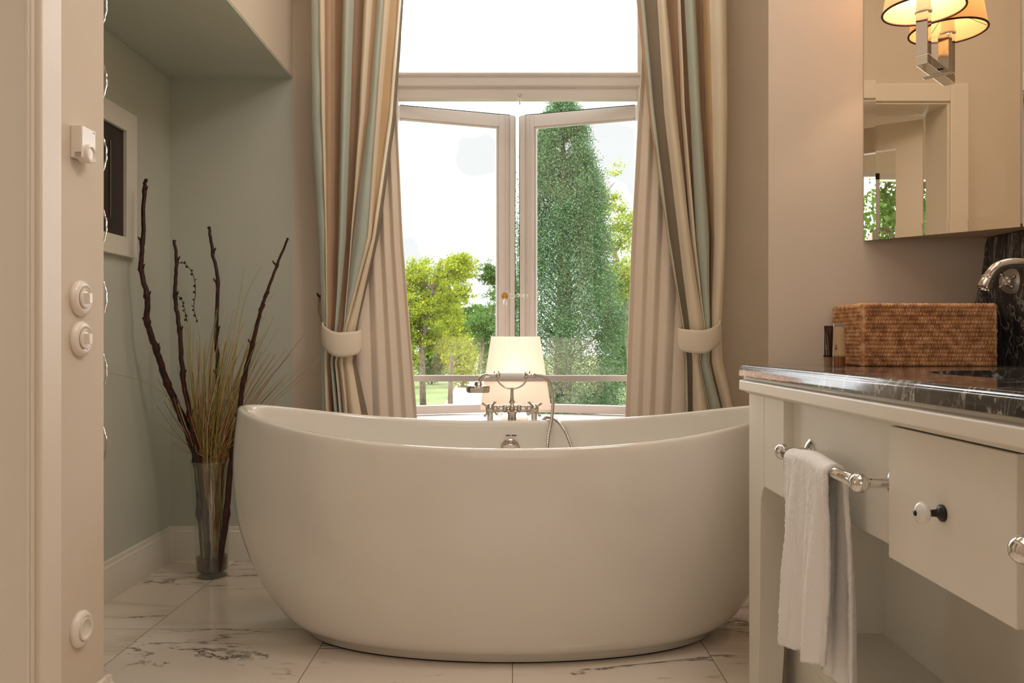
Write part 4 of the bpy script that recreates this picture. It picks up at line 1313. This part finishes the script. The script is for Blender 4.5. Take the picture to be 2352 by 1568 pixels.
# sink faucet (spout reaches in from the right wall)
sf = empty('basin_faucet', (XR - .014, 1.74, 1.08)); tag(sf, 'polished wall-mounted basin faucet with a curved spout over the sink', 'tap')
b = MB()
s1 = 1010.0
def QF(x, y, s): return (px(x, s), F / s, pz(y, s))
sp = catmull([QF(2266, 646, s1), QF(2272, 634, s1), QF(2285, 617, s1 + 1), QF(2303, 608, s1 + 2), QF(2330, 604, s1 + 4), QF(2370, 605, s1 + 6), (XR - .014, F / (s1 + 10), pz(606, s1))], 8)
b.tube([tuple(p) for p in sp], .0122, 18)
d_ = Vector(sp[0]) - Vector(sp[3]); d_.normalize()
b.lathe([(.0122, -.012), (.0150, -.010), (.0150, -.006), (.0140, -.004), (.0155, .002), (.0155, .016), (.013, .018), (.011, .010)], tuple(sp[0]), tuple(d_), 22)
b.lathe([(.026, 0), (.026, .004), (.018, .010), (.0122, .013)], (XR - .014, F / (s1 + 10), pz(606, s1)), (-1, 0, 0), 24)
b.build('spout', M['nickel'], sf, auto=40)
b = MB()
c0 = (XR - .016, F * (XR - .016) / (2326 - CX), 0); ss0 = F / c0[1]; c0 = (c0[0], c0[1], pz(646, ss0))
b.lathe([(.031, 0), (.031, .004), (.026, .009), (.016, .012), (.012, .018), (.010, .030), (0, .031)], c0, (-.86, -.5, 0), 30)
b.build('handle_rosette', M['satin'], sf, auto=40)
b = MB()
e0 = Vector(c0) + Vector((-.86, -.5, 0)) * .028
for a in (.5, 2.2, 3.9, 5.4):
    q = e0 + Vector((.5 * math.cos(a), -.86 * math.cos(a), math.sin(a))) * .020
    b.tube([tuple(e0), tuple(q)], [.004, .003], 8); b.sphere(tuple(q), .0048, 10)
b.build('cross_handle', M['nickel'], sf, auto=40)
adopt(sf)

# wicker basket
def basket():
    sb = 57 * SW / 52.0
    yb = F / sb
    xl, xr = px(1983, sb), px(2288, sb) - .004
    yw = 2.052; hgt = pz(700, sb) - ZC
    root = empty('wicker_basket', ((xl + xr) / 2, (yb + yw) / 2, ZC)); tag(root, 'rectangular woven brown rattan basket on the marble countertop', 'basket')
    rowsN = 15; t = .008
    def panel(p0, p1, nrm, nst):
        NX = nst * 8; NZ = rowsN * 8
        g = []
        P0, P1, Nn = Vector(p0), Vector(p1), Vector(nrm)
        for j in range(NZ + 1):
            v = j / NZ; r = v * rowsN; ri = min(int(r), rowsN - 1)
            rz = abs(math.sin(PI * (r - ri)))
            row = []
            for i in range(NX + 1):
                u = i / NX
                q = u * nst + (.5 if ri % 2 else 0) + .12 * math.sin(ri * 3.1)
                st = abs(math.sin(PI * q)) ** .7
                d = .0078 * (st ** 1.4) * (.70 + .30 * rz ** .7) * (1 + .12 * math.sin(ri * 7.3 + int(q) * 2.9))
                ed = min(u, 1 - u) * 160; ed = min(1, ed)
                p = P0.lerp(P1, u) + Nn * (d * ed + .0015 * math.sin(u * 7 + v * 3)) 
                row.append((p.x, p.y, ZC + .001 + hgt * v))
            g.append(row)
        return g
    b = MB()
    b.grid(panel((xl, yb, 0), (xr, yb, 0), (0, -1, 0), 74))
    b.build('front_weave', M['wicker'], root, smooth=True)
    b = MB(); b.grid(panel((xl, yw, 0), (xl, yb, 0), (-1, 0, 0), 34)); b.build('side_weave', M['wicker'], root, smooth=True)
    b = MB(); b.grid(panel((xr, yb, 0), (xr, yw, 0), (1, 0, 0), 34)); b.build('side_weave', M['wicker'], root, smooth=True)
    b = MB(); b.box(xl, xr, yw - t, yw, ZC + .001, ZC + hgt); b.box(xl + .001, xl + t, yb + .001, yw, ZC + .001, ZC + hgt - .001); b.box(xr - t, xr - .001, yb + .001, yw, ZC + .001, ZC + hgt - .001)
    b.box(xl + .001, xr - .001, yb + .001, yb + t, ZC + .001, ZC + hgt - .001); b.box(xl + t, xr - t, yb + t, yw - t, ZC + .001, ZC + .007)
    for cx_, cy_ in ((xl, yb), (xr, yb)): b.tube([(cx_, cy_, ZC + .001), (cx_, cy_, ZC + hgt)], .0052, 8)
    b.build('basket_body', M['wicker'], root)
    b = MB()
    for q in range(2):
        pts = []
        for (ax, ay), (bx_, by_) in (((xl, yb), (xr, yb)), ((xr, yb), (xr, yw)), ((xr, yw), (xl, yw)), ((xl, yw), (xl, yb))):
            n = 60
            for i in range(n):
                u = i / n; tw = u * (abs(bx_ - ax) + abs(by_ - ay)) * 420 + q * PI
                pts.append((ax + (bx_ - ax) * u + .002 * math.cos(tw), ay + (by_ - ay) * u + .002 * math.cos(tw), ZC + hgt + .002 * math.sin(tw)))
        pts.append(pts[0])
        b.tube(pts, .0032, 6)
    b.build('braided_rim', M['wicker'], root, smooth=True)
    adopt(root)
basket()

def toiletry(xp, yp, s, h, wr, bodym, capm, foil, label):
    x, y = px(xp, s), F / s
    root = empty('toiletry_tube', (x, y, ZC)); tag(root, label, 'toiletries', 'toiletry tubes beside the basket')
    b = MB(); b.lathe([(0, 0), (wr * .93, 0), (wr * .95, .002), (wr * .95, h * .22), (wr * .9, h * .225), (0, h * .225)], (x, y, ZC + .0005), (0, 0, 1), 28)
    b.build('cap', capm, root, auto=40)
    b = MB(); g = []
    for j in range(15):
        t = j / 14; z = ZC + h * (.228 + (.94 - .228) * t)
        ry = wr * (1 - t) ** .75 * .95 + .0012; rx = wr * (.97 + .0 * t)
        rx = wr * (.96 - .10 * t)
        g.append([(x + rx * math.cos(a), y + ry * math.sin(a), z) for a in [2 * PI * k / 32 for k in range(32)]])
    b.grid(g, closed_u=True); b.f.append(tuple(range(32))); b.m.append(0)
    b.build('tube_body', bodym, root, smooth=True)
    b = MB(); b.box(x - wr * .86, x + wr * .86, y - .0012, y + .0012, ZC + h * .935, ZC + h); b.build('crimped_end', foil, root, bevel=.0004)
    b = MB()
    for k, (wq, zq) in enumerate(((.30, .62), (.24, .585), (.45, .50), (.30, .475), (.5, .43), (.3, .40))):
        zz = ZC + h * (.22 + zq * .45)
        ryy = wr * (1 - (zz - ZC - h * .228) / (h * .712)) ** .75 * .95 + .0012
        b.box(x - wr * .8, x - wr * .8 + wr * wq * 1.2, y - ryy * .72 - .0008, y - ryy * .55, zz, zz + .0008)
    b.build('small_print', M['ink'] if bodym is M['sand'] else M['sand'], root)
    adopt(root)
toiletry(1903, 840, 945, .098, .0125, M['amber'], M['tubecap2'], M['brownrim'], 'dark brown toiletry tube with an olive-tan cap, left of the pair')
toiletry(1927, 842, 968, .101, .0150, M['sand'], M['tubecap'], M['silver'], 'sand-coloured toiletry tube with a brown cap, right of the pair')

# hand towel over the rail
def towel():
    root = None
    yA, yB = yk(1.378), yk(1.578)
    b = MB(); g = []
    NU_, path = 64, []
    # path in (x offset, z) from the front bottom, over the bar, down the back
    R_ = .0175
    zf, zb_ = .335, .318
    n1 = 70
    for i in range(n1): path.append((-1, zf + (ZB - zf) * i / n1, i / n1))
    for i in range(13):
        a = PI - PI * i / 12
        path.append((('arc', a), 0, 0))
    for i in range(1, n1 + 1): path.append((1, ZB - (ZB - zb_) * i / n1, 1 - i / n1))
    rg = np.random.default_rng(3)
    for (sd, z, t) in path:
        row = []
        for k in range(NU_ + 1):
            u = k / NU_                     # 0 far edge, 1 near edge
            y = yB + (yA - yB) * u
            if isinstance(sd, tuple):
                a = sd[1]; x = XBAR + R_ * math.cos(a); zz = ZB + R_ * math.sin(a) * .95
                z2 = zz - .004 * math.cos(2 * PI * u * 1.0)
            else:
                dn = 1 - t
                fold = .016 * math.sin(2 * PI * u * 2.1 + .8 + (1.2 if sd > 0 else 0)) * min(1, dn * 1.6) + .006 * math.sin(2 * PI * u * 5.3 + dn * 3) * min(1, dn * 2)
                x = XBAR + sd * R_ + fold * .75 + (-.012 * dn if sd < 0 else .012 * dn)
                y = y + .012 * dn * (1 if u < .5 else -.6) * (1 if sd < 0 else -1) * .8
                z2 = z
                z2 = z - max(0, dn - .8) * 5 * (.012 * (u - .4) * (-1 if sd < 0 else 1) + .0025 * abs(math.sin(u * 60)))
                if sd < 0: z2 += .02 * u * dn
            j = rg.normal(0, .0006)
            row.append((x + j, y + (.0015 * math.sin(z * 80) if k in (0, NU_) else 0), z2))
        g.append(row)
    b.grid(g)
    o = b.build('hand_towel', M['towel'], smooth=True, solid=.009, fixn=False)
    tag(o, 'white terry hand towel hung over the chrome rail of the vanity', 'towel')
towel()

# ================================================================ MIRROR, WEDGE, SCONCE
X0m, Y0m = px(1986, SW), YR
def MP(t, off=0, z=0):        # point at parameter t along the diagonal, off = distance out of the mirror
    return (X0m + t - off * .7071, Y0m - t - off * .7071, z)
ZW = pz(546, SW)
b = MB()
tE = XR - X0m
b.prism([MP(.012, 0)[:2], MP(tE, 0)[:2], (XR, YR)], ZW, 3.2, 'z')
o = struct(b, 'wall_diagonal', M['wall'])
mi = empty('wall_mirror', MP(.125, .004, 1.217)); tag(mi, 'tall frameless mirror with a ground glass edge, carrying the chrome sconce', 'mirror')
zb2, zt2 = pz(553, SW), 2.6
def mirror_panel(t0, t1, bw=.030, tilt=.0009, parent=mi):
    b = MB()
    th_ = .006
    P = lambda t, off, z: MP(t, off, z)
    bt = bw / 1.414
    A = [P(t0, th_ - tilt, zb2), P(t1, th_ - tilt, zb2), P(t1, th_ - tilt, zt2), P(t0, th_ - tilt, zt2)]
    B_ = [P(t0 + bt, th_, zb2 + bw), P(t1 - bt, th_, zb2 + bw), P(t1 - bt, th_, zt2 - bw), P(t0 + bt, th_, zt2 - bw)]
    C = [P(t0, .0005, zb2), P(t1, .0005, zb2), P(t1, .0005, zt2), P(t0, .0005, zt2)]
    b.add(A + B_ + C, [(4, 5, 6, 7), (0, 1, 5, 4), (1, 2, 6, 5), (2, 3, 7, 6), (3, 0, 4, 7), (8, 9, 1, 0), (9, 10, 2, 1), (10, 11, 3, 2), (11, 8, 0, 3), (11, 10, 9, 8)])
    return b
mirror_panel(.0, .250).build('mirror_glass', M['mirror'], mi)
adopt(mi)
b = mirror_panel(.2535, tE, .012)
tag(b.build('mirror_strip', M['mirror']), 'narrow mirror strip beside the large diagonal mirror at the right edge', 'mirror')

sco = empty('wall_sconce', MP(.1266, .006, 1.61)); tag(sco, 'chrome wall sconce with a cream drum shade mounted on the diagonal mirror', 'lamp')
def diag_box(b, t0, t1, o0, o1, z0, z1):
    P = [MP(t0, o0), MP(t1, o0), MP(t1, o1), MP(t0, o1)]
    b.hexa([(p[0], p[1], z0) for p in P], [(p[0], p[1], z1) for p in P])
tc_ = .1236; zb3 = 1.607
b = MB(); diag_box(b, tc_ - .021, tc_ + .023, .0065, .0165, zb3, zb3 + .095); bp_ = b.build('back_plate', M['chrome'], sco, bevel=.001)
b = MB()
for t_ in (tc_ - .010, tc_ + .012):
    b = MB(); p = MP(t_, .0165, zb3 + .012); b.lathe([(.0035, 0), (.003, .002), (0, .0025)], p, (-1, -1, 0), 12)
    b.build('screw', M['black'], bp_, smooth=True)
b = MB(); hw = .0095
diag_box(b, tc_ - hw, tc_ + hw, .0165, .098 + hw * 1.41, zb3 + .002, zb3 + .026)
diag_box(b, tc_ - hw, tc_ + hw, .098 - hw * 1.41, .098 + hw * 1.41, zb3 + .026, 1.735)
b.build('arm', M['chrome'], sco, bevel=.0012)
sc0 = MP(tc_, .098, 0)
b = MB(); b.lathe([(.016, 1.735), (.019, 1.737), (.019, 1.742), (.016, 1.744), (.0155, 1.79), (0, 1.79)], (sc0[0], sc0[1], 0), (0, 0, 1), 24)
b.build('candle_socket', M['porc'], sco, auto=40)
b = MB(); b.lathe([(.0155, 1.7905), (.017, 1.81), (.012, 1.83), (0, 1.835)], (sc0[0], sc0[1], 0), (0, 0, 1), 16); b.build('light_bulb', gm, sco, smooth=True)
b = MB()
zsb = 1.742; rb, rt = .090, .066
b.lathe([(rb, zsb), (rt, zsb + .15), (rt - .0012, zsb + .15), (rb - .0012, zsb)], (sc0[0], sc0[1], 0), (0, 0, 1), 64, close=True)
b.build('shade', M['sconceshade'], sco, auto=60)
b = MB()
for rr_, zz in ((rb, zsb), (rt, zsb + .15)):
    b = MB()
    ring_ = [(sc0[0] + rr_ * math.cos(2 * PI * k / 64), sc0[1] + rr_ * math.sin(2 * PI * k / 64), zz) for k in range(65)]
    b.tube(ring_, .0026, 8)
    b.build('shade_trim', M['brownrim'], sco, smooth=True)
b = MB()
for k in range(3):
    a = 2 * PI * k / 3 + .9
    b.tube([(sc0[0] + .016 * math.cos(a), sc0[1] + .016 * math.sin(a), 1.79), (sc0[0] + rb * .98 * math.cos(a), sc0[1] + rb * .98 * math.sin(a), zsb + .004)], .0010, 6)
b.build('spider', M['nickel'], sco)
point('sconce_light', (sc0[0] - .0, sc0[1] - .0, 1.85), 3.2, (1, .68, .40), .018, sco)
adopt(sco)
